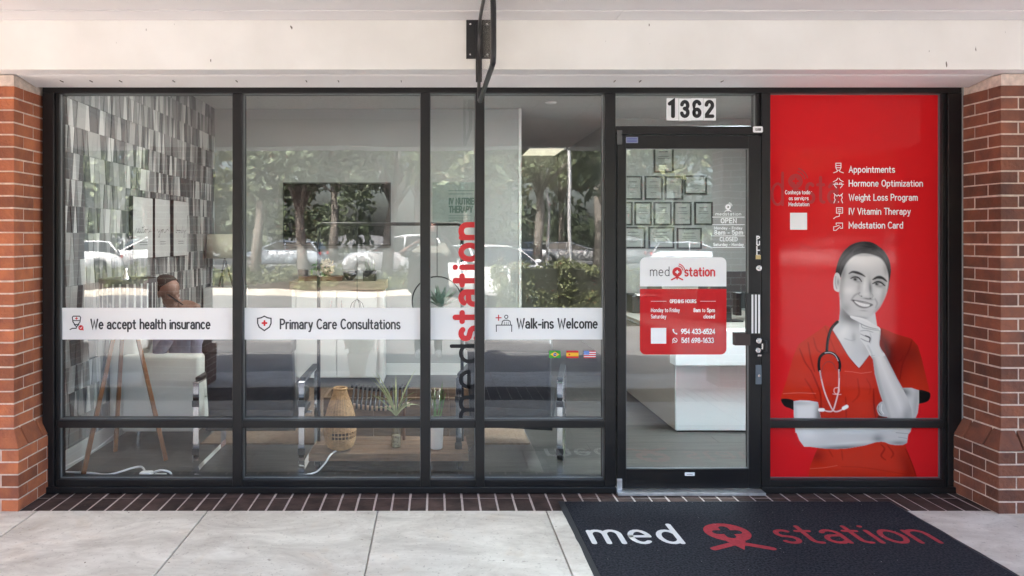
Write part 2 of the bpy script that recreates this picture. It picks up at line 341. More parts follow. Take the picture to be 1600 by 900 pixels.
def concrete_mat():
    m, n, p = new_mat('sidewalk_concrete'); L = n.links
    tc = n.nodes.new('ShaderNodeTexCoord'); oi = n.nodes.new('ShaderNodeObjectInfo')
    def noise(sc_, det=8, rough=.6, st=None, dist=0):
        mp = n.nodes.new('ShaderNodeMapping'); mp.inputs['Scale'].default_value = st or (1, 1, 1); L.new(tc.outputs['Object'], mp.inputs[0])
        ad = n.nodes.new('ShaderNodeVectorMath'); ad.operation = 'ADD'; mu = n.nodes.new('ShaderNodeMath'); mu.operation = 'MULTIPLY'; mu.inputs[1].default_value = 50
        L.new(oi.outputs['Random'], mu.inputs[0]); L.new(mp.outputs[0], ad.inputs[0]); L.new(mu.outputs[0], ad.inputs[1])
        t = n.nodes.new('ShaderNodeTexNoise'); t.inputs['Scale'].default_value = sc_; t.inputs['Detail'].default_value = det; t.inputs['Roughness'].default_value = rough; t.inputs['Distortion'].default_value = dist
        L.new(ad.outputs[0], t.inputs['Vector']); return t.outputs[0]
    def ramp(src, a, b, c1, c2):
        r = n.nodes.new('ShaderNodeValToRGB'); r.color_ramp.elements[0].position = a; r.color_ramp.elements[1].position = b
        r.color_ramp.elements[0].color = (*c1, 1); r.color_ramp.elements[1].color = (*c2, 1); L.new(src, r.inputs[0]); return r.outputs[0]
    def mul(a, b, f=1):
        x = n.nodes.new('ShaderNodeMix'); x.data_type = 'RGBA'; x.blend_type = 'MULTIPLY'; x.inputs[0].default_value = f; L.new(a, x.inputs[6]); L.new(b, x.inputs[7]); return x.outputs[2]
    big = ramp(noise(2.2, 10, .68, (1, 1.9, 1), .8), .34, .62, (.455, .42, .365), (.67, .64, .57))
    mid = ramp(noise(7, 8, .7, (1, 2.2, 1), .6), .34, .58, (.90, .885, .87), (1, 1, 1))
    spk = ramp(noise(60, 3, .5), .30, .37, (.62, .6, .58), (1, 1, 1))
    wr = ramp(noise(3.2, 4, .5, (1, .6, 1), 1.5), .60, .80, (1, 1, 1), (.97, .90, .83))
    def vor(sc_, feat, rnd=1):
        t = n.nodes.new('ShaderNodeTexVoronoi'); t.inputs['Scale'].default_value = sc_; t.feature = feat; t.inputs['Randomness'].default_value = rnd
        nn = n.nodes.new('ShaderNodeTexNoise'); nn.inputs['Scale'].default_value = 5; nn.inputs['Detail'].default_value = 6; L.new(tc.outputs['Object'], nn.inputs['Vector'])
        ad = n.nodes.new('ShaderNodeVectorMath'); ad.operation = 'MULTIPLY_ADD'; ad.inputs[1].default_value = (.25, .25, 0); L.new(nn.outputs[1], ad.inputs[0]); L.new(tc.outputs['Object'], ad.inputs[2]); L.new(ad.outputs[0], t.inputs['Vector']); return t.outputs[0]
    gum = ramp(vor(5.5, 'F1'), .035, .06, (.50, .48, .46), (1, 1, 1))
    crk = ramp(vor(.8, 'DISTANCE_TO_EDGE'), .0, .0045, (.45, .43, .40), (1, 1, 1))
    c = mul(mul(mul(mul(mul(big, mid), spk, .7), wr), gum, .75), crk, .16); L.new(c, p.inputs['Base Color']); p.inputs['Roughness'].default_value = .8
    bp = n.nodes.new('ShaderNodeBump'); bp.inputs['Strength'].default_value = .25; bp.inputs['Distance'].default_value = .004
    L.new(noise(90, 6, .7), bp.inputs['Height']); L.new(bp.outputs[0], p.inputs['Normal']); return m
M['concrete'] = concrete_mat()
M['asphalt'] = mat('weathered_asphalt', (.16, .16, .158), .9, vary=.15, scale=1.2, bump=.4, bscale=80)
M['mulch'] = mat('mulch', (.09, .055, .035), 1, c2=(.03, .02, .014), scale=18, bump=1, bscale=40)

S = 'structure'
# ground sheet to the horizon, the street side 0.13 m lower than the sidewalk
b = MB(); b.box(-900, 900, -900, -3.9, -.6, -.13); b.build('ground', M['asphalt'], kind=S)
b = MB(); b.box(-60, 60, -3.9, 60, -.6, -.016); b.build('sidewalk_bed', M['joint'], kind=S)
# concrete slabs, one object each, with recessed joints
XJ = [-6.1, -5.14, -4.18, -3.22, -2.26, -1.29, -.32, .64, 1.61, 2.58, 3.55, 4.51, 5.47, 6.43]
YF = FXY = (1150*EYE/(797-CY))-D     # front edge of the paver band
sw = thing('sidewalk', None, None); tag(sw, kind=S); 
for i in range(len(XJ)-1):
    x0, x1 = XJ[i]+.0035, XJ[i+1]-.0035
    bb = MB(); bb.box(x0, x1, -2.40, YF-.008, -.12, 0); bb.build('slab', M['concrete'], sw, bevel=.004)
    bb = MB(); bb.box(x0, x1, -3.9, -3.02, -.12, 0); bb.build('slab', M['concrete'], sw, bevel=.006)
# dark brick pavers: a full course and a half course against the storefront
pb = MB(); pb.box(-.0452, .0452, -.0995, .0995, -.06, 0); pm = pb.mesh('paver', M['paver'])
ph = MB(); ph.box(-.0452, .0452, -.052, .052, -.06, 0); phm = ph.mesh('paver_half', M['paver'])
y_mid = 1150*EYE/(778-CY)-D
k0 = -24
for i in range(59):
    x = .0 + (i+k0)*.1025 + .012
    if -2.36-.02 < x < 3.20:
        for (me, y) in ((pm, YF+.1015), (phm, YF+.206+.054)):
            o = bpy.data.objects.new('paver', me); col.objects.link(o); o.parent = sw
            o.location = (x+random.uniform(-.0012, .0012), y, -.004+random.uniform(-.0012, .0012)); o.rotation_euler = (0, 0, random.uniform(-.006, .006))
b = MB(); b.box(-2.42, 3.24, YF-.004, .10, -.0155, -.0058); b.build('paver_joint', M['joint'], sw)
# paver band further out, seen only in the glass
b = MB()
for i in range(110):
    for y in (-2.51, -2.71, -2.91): b.box(-5.6+i*.1025, -5.6+i*.1025+.093, y-.095, y+.095, -.1, -.002)
b.build('outer_paver_band', M['paver'], kind='stuff')
sd_ = MB(); sd_.box(-6, 6, -3.02, -2.40, -.0155, -.009); sd_.build('outer_band_joint', M['joint'], sw)

# ---- brick pillars (each brick an object)
CH = .0703
def pillar(x_in, sgn, y_f, yb_f, xb_in, matk, label):
    """x_in inner face, sgn=-1 when the pillar runs to -x, y_f front face, yb_f/xb_in for the wider base"""
    x_out = x_in+sgn*.62
    root = thing('brick_pillar', label, 'pillar', ((x_in+x_out)/2, (y_f+.1)/2, 0))
    j = .004
    b = MB(); b.box(min(x_in-sgn*-j, x_out), max(x_in-sgn*-j, x_out), y_f+j, .15, 0, 2.492)
    b.box(min(xb_in+sgn*j, x_out+sgn*.04), max(xb_in+sgn*j, x_out+sgn*.04), yb_f+j, .15, 0, .352)
    b.build('mortar_core', M['mortar'], root)
    meshes = {}
    def brick(x0, x1, y0, y1, z0, z1):
        # x0.. etc are the outer bounds of one brick; shared mesh per size
        lx, ly, lz = x1-x0, y1-y0, z1-z0; k = (round(lx, 3), round(ly, 3), round(lz, 3))
        if k not in meshes:
            m_ = MB(); m_.box(-lx/2, lx/2, -ly/2, ly/2, -lz/2, lz/2); meshes[k] = m_.mesh('brick', M[matk])
        o = bpy.data.objects.new('brick', meshes[k]); col.objects.link(o); o.parent = root
        o.location = Vector(((x0+x1)/2, (y0+y1)/2, (z0+z1)/2))-root.location+Vector((0, random.uniform(-.0015, .0015), random.uniform(-.001, .001)))
        o.rotation_euler = (random.uniform(-.004, .004), random.uniform(-.006, .006), random.uniform(-.004, .004))
    g = .0115
    def course(xi, yf, xo, z, par):
        # corner brick alternates between stretcher along x and header (stretcher along y)
        z0, z1 = z+g*.42, z+CH-g*.42; T = .095
        L_ = .2
        if par: lx, ly = L_, T
        else: lx, ly = T, L_
        a, c = xi, xi+sgn*lx; brick(min(a, c), max(a, c), yf, yf+ly, z0, z1)
        # front face
        x = xi+sgn*(lx+g)
        while (xo-x)*sgn > .03:
            e = x+sgn*min(L_, (xo-x)*sgn); brick(min(x, e), max(x, e), yf, yf+T, z0, z1); x = e+sgn*g
        # inner side face running back to the frame
        y = yf+ly+g
        while y < .06:
            e = min(y+L_, .075)
            if e-y > .02: a, c = xi, xi+sgn*T; brick(min(a, c), max(a, c), y, e, z0, z1)
            y = e+g
    for i in range(5): course(xb_in, yb_f, x_out+sgn*.04, i*CH, i % 2)
    # sloping cap course of special bricks
    zc = 5*CH
    def slope(pts_bottom, pts_top):
        m_ = MB(); n = 4; m_.add(pts_bottom+pts_top, [(3,2,1,0),(4,5,6,7),(0,1,5,4),(1,2,6,5),(2,3,7,6),(3,0,4,7)]); m_.build('cap_brick', M[matk], root, bevel=.004)
    z0, z1, zt = zc+.004, zc+.045, zc+.105
    def cap(a, c, ta, tc, y0b, y0t):   # front facing piece between x=a..c
        slope([(a, y0b, z0), (c, y0b, z0), (c, y_f+.06, z0), (a, y_f+.06, z0)], [(ta, y0t, zt), (tc, y0t, zt), (tc, y_f+.06, zt), (ta, y_f+.06, zt)])
    xx = xb_in; t = x_in
    cap(xb_in, xb_in+sgn*.14, x_in, xb_in+sgn*.14, yb_f, y_f)
    x = xb_in+sgn*.15
    while (x_out+sgn*.04-x)*sgn > .03:
        e = x+sgn*min(.2, (x_out+sgn*.04-x)*sgn); cap(x, e, x, e, yb_f, y_f); x = e+sgn*g
    y = y_f+.07
    while y < .06:
        e = min(y+.15, .075)
        slope([(xb_in, y, z0), (xb_in, e, z0), (x_in+sgn*.06, e, z0), (x_in+sgn*.06, y, z0)], [(x_in, y, zt), (x_in, e, zt), (x_in+sgn*.06, e, zt), (x_in+sgn*.06, y, zt)])
        y = e+g
    z = zt+.006; i = 0
    while z+CH < 2.495: course(x_in, y_f, x_out, z, i % 2); z += CH; i += 1
    return root
pillar(-2.41, -1, -.275, -.32, -2.36, 'brick_l', 'orange-red brick pillar with flared base at the left of the storefront')
pillar(3.236, 1, -.30, -.36, 3.177, 'brick_r', 'brown brick pillar with flared base right of the red poster window')

# ---- white beam, moulding, canopy ceiling
ZS = 2.494
beam = MB(); beam.box(-3.6, 4.1, -.40, -.03, ZS, 2.772)
def paint_worn():
    m, n, p = new_mat('worn_white_beam_paint'); L = n.links
    tc = n.nodes.new('ShaderNodeTexCoord'); mp = n.nodes.new('ShaderNodeMapping'); mp.inputs['Scale'].default_value = (10, 1, 3.5); L.new(tc.outputs['Object'], mp.inputs[0])
    t = n.nodes.new('ShaderNodeTexNoise'); t.inputs['Scale'].default_value = 3.2; t.inputs['Detail'].default_value = 2; L.new(mp.outputs[0], t.inputs['Vector'])
    r = n.nodes.new('ShaderNodeValToRGB'); r.color_ramp.elements[0].position = .245; r.color_ramp.elements[1].position = .27
    r.color_ramp.elements[0].color = (.17, .14, .12, 1); r.color_ramp.elements[1].color = (1, 1, 1, 1); L.new(t.outputs[0], r.inputs[0])
    t2 = n.nodes.new('ShaderNodeTexNoise'); t2.inputs['Scale'].default_value = 1.7; t2.inputs['Detail'].default_value = 6; L.new(tc.outputs['Object'], t2.inputs['Vector'])
    r2 = n.nodes.new('ShaderNodeValToRGB'); r2.color_ramp.elements[0].position = .35; r2.color_ramp.elements[1].position = .65
    r2.color_ramp.elements[0].color = (.73, .71, .665, 1); r2.color_ramp.elements[1].color = (.82, .805, .765, 1); L.new(t2.outputs[0], r2.inputs[0])
    x = n.nodes.new('ShaderNodeMix'); x.data_type = 'RGBA'; x.blend_type = 'MULTIPLY'; x.inputs[0].default_value = 1; L.new(r2.outputs[0], x.inputs[6]); L.new(r.outputs[0], x.inputs[7])
    L.new(x.outputs[2], p.inputs['Base Color']); p.inputs['Roughness'].default_value = .5
    t3 = n.nodes.new('ShaderNodeTexNoise'); t3.inputs['Scale'].default_value = 9; t3.inputs['Detail'].default_value = 8; L.new(tc.outputs['Object'], t3.inputs['Vector'])
    bp = n.nodes.new('ShaderNodeBump'); bp.inputs['Strength'].default_value = .12; bp.inputs['Distance'].default_value = .01; L.new(t3.outputs[0], bp.inputs['Height']); L.new(bp.outputs[0], p.inputs['Normal'])
    return m
M['worn'] = paint_worn()
bt = thing('entrance_beam', 'long white painted beam with chips above the storefront windows', 'beam', (0, -.4, ZS))
# beam face in three boards with hairline joints, end cap at the right
for a, c in ((-3.6, FX(1597, 4.1)),):
    bb = MB(); bb.box(a, c, -.40, -.381, ZS+.001, 2.771); bb.build('face_board', M['worn'], bt, bevel=.003)
b = MB(); b.box(-3.6, 4.2, -.379, -.02, ZS+.004, 2.771); b.build('core', M['paint'], bt)
b = MB(); b.box(FX(1597, 4.1)+.004, 4.2, -.395, -.381, ZS+.001, 2.771); b.build('face_board', M['worn'], bt)
# bed moulding under the beam
mo = thing('soffit_moulding', 'white moulding strip with nail heads under the beam above the dark frame', 'moulding', (0, -.2, ZS-.02))
b = MB(); b.prism([(-.262, ZS+.003), (-.262, ZS-.001), (-.235, ZS-.006), (-.06, ZS-.031), (-.03, ZS-.004), (-.03, ZS+.003)], 'x', -2.40, 3.225)
b.build('moulding', M['paint'], mo, bevel=.002)
b = MB()
for px, dx in ((97, .0), (143, 0), (189, .0), (272, .1), (370, 0), (479, .0), (529, 0), (627, 0), (960, 0), (1000, 0), (1128, 0)):
    X = FX(px, 4.3); b.box(X-.0016, X+.0016, -.225, -.185, ZS-.0265, ZS-.0215)
b.build('nail_mark', mat('rusty_nail', (.10, .08, .07), .8), mo)
b = MB(); b.box(-2.41, 3.236, -.02, .12, ZS-.0005, ZS+.2); b.build('frame_header', M['paint'], mo)
# ceiling boards run across; darker trim strip next to the beam
cl = thing('canopy_ceiling', None, None); tag(cl, kind=S)
b = MB(); b.box(-3.6, FX(968, 4.0)-.001, -.565, -.402, 2.768, 2.80); b.build('trim_board', M['ceilpaint'], cl, bevel=.002)
b = MB(); b.box(FX(968, 4.0)+.001, 4.2, -.565, -.402, 2.768, 2.80); b.build('trim_board', M['ceilpaint'], cl, bevel=.002)
y = -.571
while y > -3.0:
    b = MB(); b.box(-6, 6.5, max(-3.06, y-.30), y, 2.775, 2.80); b.build('ceiling_board', M['ceilpaint'], cl, bevel=.002); y -= .306
b = MB(); b.box(-6.4, 6.9, -3.42, .3, 2.805, 3.1); b.box(-6.4, 6.9, .3, 9.5, 3.35, 3.5); b.build('canopy_roof', M['paint'], kind=S)
ob = MB(); ob.box(-6, 6.5, -3.42, -3.06, 2.50, 2.804); ob.build('outer_beam', M['paint'], kind=S)
def brick_tex():
    m, n, p = new_mat('far_brick'); tc = n.nodes.new('ShaderNodeTexCoord'); sp = n.nodes.new('ShaderNodeSeparateXYZ'); cb = n.nodes.new('ShaderNodeCombineXYZ')
    n.links.new(tc.outputs['Object'], sp.inputs[0]); ad = n.nodes.new('ShaderNodeMath'); n.links.new(sp.outputs[0], ad.inputs[0]); n.links.new(sp.outputs[1], ad.inputs[1])
    n.links.new(ad.outputs[0], cb.inputs[0]); n.links.new(sp.outputs[2], cb.inputs[1])
    bt_ = n.nodes.new('ShaderNodeTexBrick'); bt_.inputs['Scale'].default_value = 1; bt_.inputs['Brick Width'].default_value = .21; bt_.inputs['Row Height'].default_value = .07; bt_.inputs['Mortar Size'].default_value = .006
    bt_.inputs['Color1'].default_value = (.24, .08, .045, 1); bt_.inputs['Color2'].default_value = (.15, .055, .035, 1); bt_.inputs['Mortar'].default_value = (.5, .44, .38, 1)
    n.links.new(cb.outputs[0], bt_.inputs['Vector']); n.links.new(bt_.outputs[0], p.inputs['Base Color']); p.inputs['Roughness'].default_value = .9; return m
M['farbrick'] = brick_tex()
for a, c, lb in ((-2.99, -2.40, 'brick canopy column at the kerb, mirrored in the leftmost window'), (2.99, 3.62, 'brick canopy column at the kerb, mirrored in the glass door'),
                 (-5.9, -3.80, 'wide brick pier of the canopy beyond the left kerb column'), (5.0, 6.4, 'wide brick pier of the canopy beyond the right kerb column')):
    b = MB(); b.box(a, c, -3.38, -3.08, 0, 2.499); b.box(a-.04, c+.04, -3.42, -3.04, 0, .4); tag(b.build('canopy_column', M['farbrick']), lb, 'column')
# neighbouring facade beyond the pillars
for a, c, lb in ((-6.2, -3.04, 'plain brick wall beyond the left pillar'), (3.87, 6.6, 'plain brick wall beyond the right pillar')):
    b = MB(); b.box(a, c, .0, .15, 0, 2.80); tag(b.build('facade_wall', M['farbrick']), lb, 'wall')

# ---- storefront frame: dark bronze bars, glass panes
fr = thing('storefront_frame', 'dark bronze aluminium storefront frame with glazed bays between the brick pillars', 'window frame', (0, 0, 0))
Z0, ZH = .017, FZ(133)-.002
def bar(x0, x1, z0, z1, y0=0, y1=.11, name='frame_bar', par=None, bev=.003):
    return box(name, M['bronze'], x0, x1, y0, y1, z0, z1, par or fr, bevel=bev)
XL, XR = FX(66), FX(1503)
zh0 = FZ(145); zs1 = FZ(750); zt0, zt1 = FZ(669), FZ(657)
bar(XL+.001, XR-.001, zh0, ZH)                                              # head
bar(XL, FX(84), Z0, zh0-.0005); bar(FX(84)+.0005, FX(90), Z0+.01, zh0-.0005, .02, .10)    # left jamb, stepped
bar(FX(1482), XR, Z0, zh0-.0005); bar(FX(1475), FX(1482)-.0005, Z0+.01, zh0-.0005, .02, .10)
for a, c in ((363, 378), (657, 672), (743, 757), (945, 962), (1190, 1204)):
    bar(FX(a), FX(c), Z0, zh0-.0005)
sillx = [(90, 363), (378, 657), (672, 743), (757, 945), (1204, 1475)]
for a, c in sillx:
    bar(FX(a)+.0005, FX(c)-.0005, Z0, zs1, .004, .11)
    bar(FX(a)+.0005, FX(c)-.0005, zt0, zt1, .002, .11, 'transom_bar')
# bottom sub-sill flashing
box('subsill', M['bronze'], XL-.01, FX(962)-.001, -.022, .0, 0, .036, fr, bevel=.003)
box('subsill', M['bronze'], FX(1190)+.001, XR+.01, -.022, .0, 0, .036, fr, bevel=.003)
# door header and fanlight
bar(FX(962)+.0005, FX(1190)-.0005, FZ(210), FZ(197), -.002, .11, 'door_header')
bar(FX(1184), FX(1190)-.0005, FZ(197)+.0005, zh0-.0005, .02, .10)
def pane(x0, x1, z0, z1, par=fr, y=.052, name='glass_pane'):
    box(name, M['glass'], x0, x1, y, y+.006, z0, z1, par)
    s = MB(); e = .0035; y0, y1 = y-.016, y-.0005
    s.box(x0, x1, y0, y1, z0, z0+e); s.box(x0, x1, y0, y1, z1-e, z1); s.box(x0, x0+e, y0, y1, z0+e, z1-e); s.box(x1-e, x1, y0, y1, z0+e, z1-e)
    s.build('glazing_seal', M['seal'], par)
for a, c in sillx:
    pane(FX(a), FX(c), zt1, zh0); pane(FX(a), FX(c), zs1, zt0)
pane(FX(962), FX(1184), FZ(197), zh0)

# ---- glass door
dr = thing('glass_door', 'glass entrance door in black frame with red hours sign', 'door', (FX(965), 0, 0))
yd0, yd1 = -.004, .048
def dbar(a, c, t, bt_, name): return box(name, M['bronze'], FX(a), FX(c), yd0, yd1, FZ(bt_), FZ(t), dr, bevel=.003)
dbar(964.5, 978, 211.5, 763, 'stile'); dbar(1170, 1188.5, 211.5, 763, 'stile')
dbar(978.1, 1169.9, 211.5, 232, 'top_rail'); dbar(978.1, 1169.9, 732, 763, 'bottom_rail')
pane(FX(978), FX(1170), FZ(732), FZ(232), dr, y=.018)
box('threshold', M['alu'], FX(962), FX(1190), -.06, .10, .0, .015, None) 
tag(bpy.data.objects['threshold'], 'worn aluminium threshold strip under the glass door', 'threshold')
# lock cylinders, latch lever, pull
b = MB()
def cyl_y(b, px, py, r, y0, y1, n=20, mi=0):
    X, Z = FX(px), FZ(py); vs = [(X+r*math.cos(2*math.pi*i/n), y, Z+r*math.sin(2*math.pi*i/n)) for y in (y0, y1) for i in range(n)]
    b.add(vs, [(i, (i+1) % n, n+(i+1) % n, n+i) for i in range(n)]+[tuple(range(n)), tuple(range(n, 2*n))], mi)
for (px, py, r) in ((1184, 419, .018), (1184, 532, .018), (1183, 547, .017)):
    b = MB(); cyl_y(b, px, py, r, yd0-.014, yd0); lk = b.build('lock_cylinder', M['satin'], dr, bevel=.002)
    b = MB(); cyl_y(b, px, py, r*.45, yd0-.017, yd0-.0141); b.box(FX(px)-.0015, FX(px)+.0015, yd0-.0185, yd0-.0172, FZ(py)-.006, FZ(py)+.006); b.build('keyway', M['alu'], lk)
b = MB(); b.tube([(FX(1189), yd0-.012, FZ(531)), (FX(1194.5), yd0-.022, FZ(532)), (FX(1195), yd0-.024, FZ(549)), (FX(1189), yd0-.012, FZ(551))], .0055, 8); b.build('latch_guard', M['black'], dr, smooth=True)
b = MB(); b.box(FX(1187.5), FX(1190), yd0-.02, yd0-.006, FZ(545), FZ(536)); b.box(FX(1181), FX(1187), yd0-.022, yd0-.008, FZ(556), FZ(553)); b.build('latch_bolt', M['satin'], dr, bevel=.001)
# pull handle: plate with three white strips standing in for reflections, and a bar reaching over the glass
pl = box('pull_plate', M['black'], FX(1163), FX(1185), yd0-.032, yd0-.006, FZ(521), FZ(458), dr, bevel=.002)
for px in (1171.5, 1176.8, 1181.8): box('reflection_strip', M['white'], FX(px-1.4), FX(px+1.4), yd0-.0345, yd0-.0325, FZ(519.5), FZ(459.5), pl)
box('pull_back', M['black'], FX(1153), FX(1162), yd1-.02, yd1+.04, FZ(494), FZ(458), dr, bevel=.003)
box('push_paddle', mat('brown_paddle', (.045, .028, .026), .35), FX(1146), FX(1170), yd0-.02, yd0+.02, FZ(539), FZ(519), dr, bevel=.003)
pt = box('lock_plate', mat('grey_blue_plate', (.13, .16, .19), .35, .4), FX(1180), FX(1189), yd0-.004, yd0-.0005, FZ(600), FZ(570), dr)
b = MB(); cyl_y(b, 1184.5, 586.5, .008, yd0-.012, yd0-.004); b.build('plate_screw', M['satin'], pt)
box('pivot_hinge', mat('grey_hinge', (.10, .10, .10), .4, .5), FX(963), FX(971), yd0-.016, yd0-.001, FZ(226), FZ(204), dr, bevel=.002)
box('pivot_hinge', M['alu'], FX(963), FX(971), yd0-.016, yd0-.001, FZ(765), FZ(747), dr, bevel=.002)
# ================================================================== PRINT AND LETTERING ON THE GLASS
def film_mat(name, c, tr, rough=.5, spec=.14):   # slightly glossy vinyl film
    m, n, p = new_mat(name); out = n.nodes['Material Output']; p.inputs['Base Color'].default_value = (*c, 1); p.inputs['Roughness'].default_value = rough; p.inputs['Specular IOR Level'].default_value = spec
    mix = n.nodes.new('ShaderNodeMixShader'); t = n.nodes.new('ShaderNodeBsdfTransparent'); t.inputs[0].default_value = (1, 1, 1, 1)
    mix.inputs[0].default_value = 1-tr; n.links.new(t.outputs[0], mix.inputs[1]); n.links.new(p.outputs[0], mix.inputs[2]); n.links.new(mix.outputs[0], out.inputs[0]); return m
RED = (.66, .015, .019)
M['whitefilm'] = film_mat('white_translucent_film', (.88, .875, .87), .09, .3)
M['redfilm'] = film_mat('red_window_film', RED, .0, .06)
M['vred'] = mat('red_vinyl', (.62, .018, .025), .5)
M['vdark'] = mat('charcoal_vinyl', (.028, .027, .030), .5)
M['vgrey'] = mat('dark_grey_vinyl', (.045, .045, .048), .5)
M['vwhite'] = mat('white_vinyl', (.88, .88, .88), .5)
M['vblue'] = mat('blue_vinyl', (.03, .06, .32), .5); M['vgreen'] = mat('green_vinyl', (.03, .30, .03), .5); M['vyel'] = mat('yellow_vinyl', (.85, .48, .02), .5); M['vsky'] = mat('light_blue_vinyl', (.16, .28, .62), .5)
DG = 4.550           # film plane on the outer face of the window glass
DD = 4.516           # the same on the door glass
def sheet(name, m, x0, x1, y0, y1, d, par, t=.0006):
    return box(name, m, FX(x0, d), FX(x1, d), d-D, d-D+t, FZ(y1, d), FZ(y0, d), par)
pg = plane_at(DG-.0010)
# white banner strips
def banner(x0, x1, label):
    t = thing('window_banner', label, 'banner', P((x0+x1)/2, 530, DG)); sheet('film', M['whitefilm'], x0, x1, 481, 530.5, DG, t); return t
g = 'white translucent strip across the windows'
bn = banner(89, 364, 'white strip on the leftmost window reading We accept health insurance')
f = Flat(pg); f.text('We accept health insurance', 141, 329, 513.5, -14.5, .175, track=.12); f.build('lettering', M['vdark'], bn)
f = Flat(pg)
f.stroke([(114.5, 494), (124.5, 494), (126, 496), (125, 503), (122, 507), (117, 507), (114, 503), (113, 496)], 1.5, 0, closed=True)
f.stroke([(114, 501), (125, 501)], 1.3); f.stroke([(116, 507), (119.5, 510.5), (123, 507)], 1.5); f.stroke([(119.5, 510), (119, 513), (113, 513), (109.5, 515)], 1.5)
f.disc(126.5, 512, 4, 1); f.stroke([(128, 514), (130, 515.5)], 1.8, 1); f.stroke([(125, 512), (126.3, 513.3), (128.6, 510.6)], .9, 2, .001)
f.stroke([(117.8, 497.5), (121.2, 497.5)], 1.3, 1); f.stroke([(119.5, 495.8), (119.5, 499.2)], 1.3, 1); f.build('icon', [M['vdark'], M['vred'], M['vwhite']], bn)
bn = banner(379, 658, 'white strip with a shield icon reading Primary Care Consultations')
f = Flat(pg); f.text('Primary Care Consultations', 437, 626, 513.5, -14.5, .17, track=.12); f.build('lettering', M['vgrey'], bn)
f = Flat(pg); f.stroke([(413, 494), (418, 496.5), (423.5, 497.5), (423.5, 505), (421, 511), (413, 516.5), (405, 511), (402.5, 505), (402.5, 497.5), (408, 496.5)], 2, 0, closed=True)
f.stroke([(410, 504.8), (416.4, 504.8)], 2.9, 1); f.stroke([(413.2, 501.6), (413.2, 508)], 2.9, 1); f.build('icon', [M['vgrey'], M['vred']], bn)
banner(672, 743.5, 'blank white strip behind the upright red and grey word')
bn = banner(757, 945.5, 'white strip left of the door reading Walk-ins Welcome')
f = Flat(pg); f.text('Walk-ins Welcome', 807, 934, 512.5, -14.5, .175, track=.12); f.build('lettering', M['vdark'], bn)
f = Flat(pg); f.stroke([(775.5, 518), (775.5, 508), (799.5, 508), (799.5, 518)], 1.4, 0); f.stroke(arc(791, 495, 2.6, 2.6, 0, 342, 12), 1.3, 0, closed=True)
f.stroke([(784, 507), (785, 502), (788, 500.3), (793.5, 500.3), (797, 502), (798, 507)], 1.4, 0)
for x in (788, 791, 794): f.stroke([(x, 503), (x, 507)], .8, 0)
f.stroke([(775, 496.5), (783, 496.5)], 1.6, 1); f.stroke([(779, 492.5), (779, 500.5)], 1.6, 1); f.build('icon', [M['vgrey'], M['vred']], bn)

# upright word on the narrow window: reads upwards
vt = thing('upright_lettering', 'tall upright word in grey and red letters on the narrow middle window', 'lettering', P(730, 655, DG-.002))
up = lambda off: (lambda u, v, l: (FX(747.5-v, DG-.004), DG-.004-D-l, FZ(off-u, DG-.004)))
f = Flat(up(663)); f.text('med', 0, 125, 0, 42, .135, track=.2); f.build('word_med', mat('matt_dark_vinyl', (.028, .028, .030), .8, spec=.1), vt)
f = Flat(up(534)); f.text('station', 0, 187, 0, 41, .21, track=.14); f.build('word_station', M['vred'], vt)

# three flags
def flag(px, label):
    t = thing('flag_sticker', label, 'flag sticker', P(px, 559, DG), group='flag stickers on the glass left of the door'); return t
def fl(par, nm, mats, fn): f = Flat(pg); fn(f); f.build(nm, mats, par)
t = flag(867, 'small green and yellow flag sticker with a blue disc')
fl(t, 'flag_print', [M['vgreen'], M['vyel'], M['vblue'], M['vwhite']], lambda f: (f.rrect(858, 876, 548, 559.5, 1.5, 0), f.poly([(860, 553.7), (867, 549.3), (874, 553.7), (867, 558.2)], 1, .0012), f.disc(867, 553.7, 2.7, 2, .0022), f.stroke([(864.8, 553), (867, 553), (869.2, 554.6)], .6, 3, .0032)))
t = flag(894.5, 'small red and yellow striped flag sticker')
fl(t, 'flag_print', [M['vred'], M['vyel']], lambda f: (f.rrect(885, 904, 548, 559.5, 1.5, 0), f.poly([(885, 551), (904, 551), (904, 556.6), (885, 556.6)], 1, .0012), f.disc(889.5, 553.8, 1.4, 0, .0022)))
t = flag(921.5, 'small flag sticker with red and white stripes and a blue corner')
fl(t, 'flag_print', [M['vwhite'], M['vred'], M['vsky']], lambda f: (f.rrect(912, 931, 548, 559.5, 1.2, 0), [f.poly([(912, 548+k*3.3), (931, 548+k*3.3), (931, 549.6+k*3.3), (912, 549.6+k*3.3)], 1, .0012) for k in range(4)], f.poly([(912, 548), (920.5, 548), (920.5, 554), (912, 554)], 2, .0026)))

# house number on the fanlight
hn = thing('house_number', 'white panel with black digits 1362 above the door', 'number sign', P(1080, 188, DG))
DN = 4.549
for k, x in enumerate((1041.5, 1061, 1080, 1099.3)):
    sheet('number_tile', M['vwhite'], x, x+18.7+(.6 if k == 3 else 0), 153.5+(k % 2)*.4, 188+(k % 2)*.3, DN, hn, .001)
f = Flat(plane_at(DN-.001))
def heavy(px0, sts, w=5.6): 
    for q in sts: f.stroke([(px0+a, 184.5-b) for a, b in q], w)
O_ = lambda x0, x1, y0, y1, a0, a1: arc((x0+x1)/2, (y0+y1)/2, (x1-x0)/2, (y1-y0)/2, a0, a1)
heavy(1043, [[(3.5, 22.5), (8.6, 26), (8.6, 3)]], 6.2)
heavy(1063, [arc(7.0, 20, 4.6, 5.6, 170, -60)+[(6.5, 15)], [(7, 14.5)]+arc(7.0, 8.6, 4.8, 5.7, 60, -170)])
heavy(1082, [arc(6.8, 20.5, 4.5, 5.4, 20, 180)+[(2.3, 8)]+arc(6.8, 8.3, 4.5, 5.4, 180, 540)[0:]])
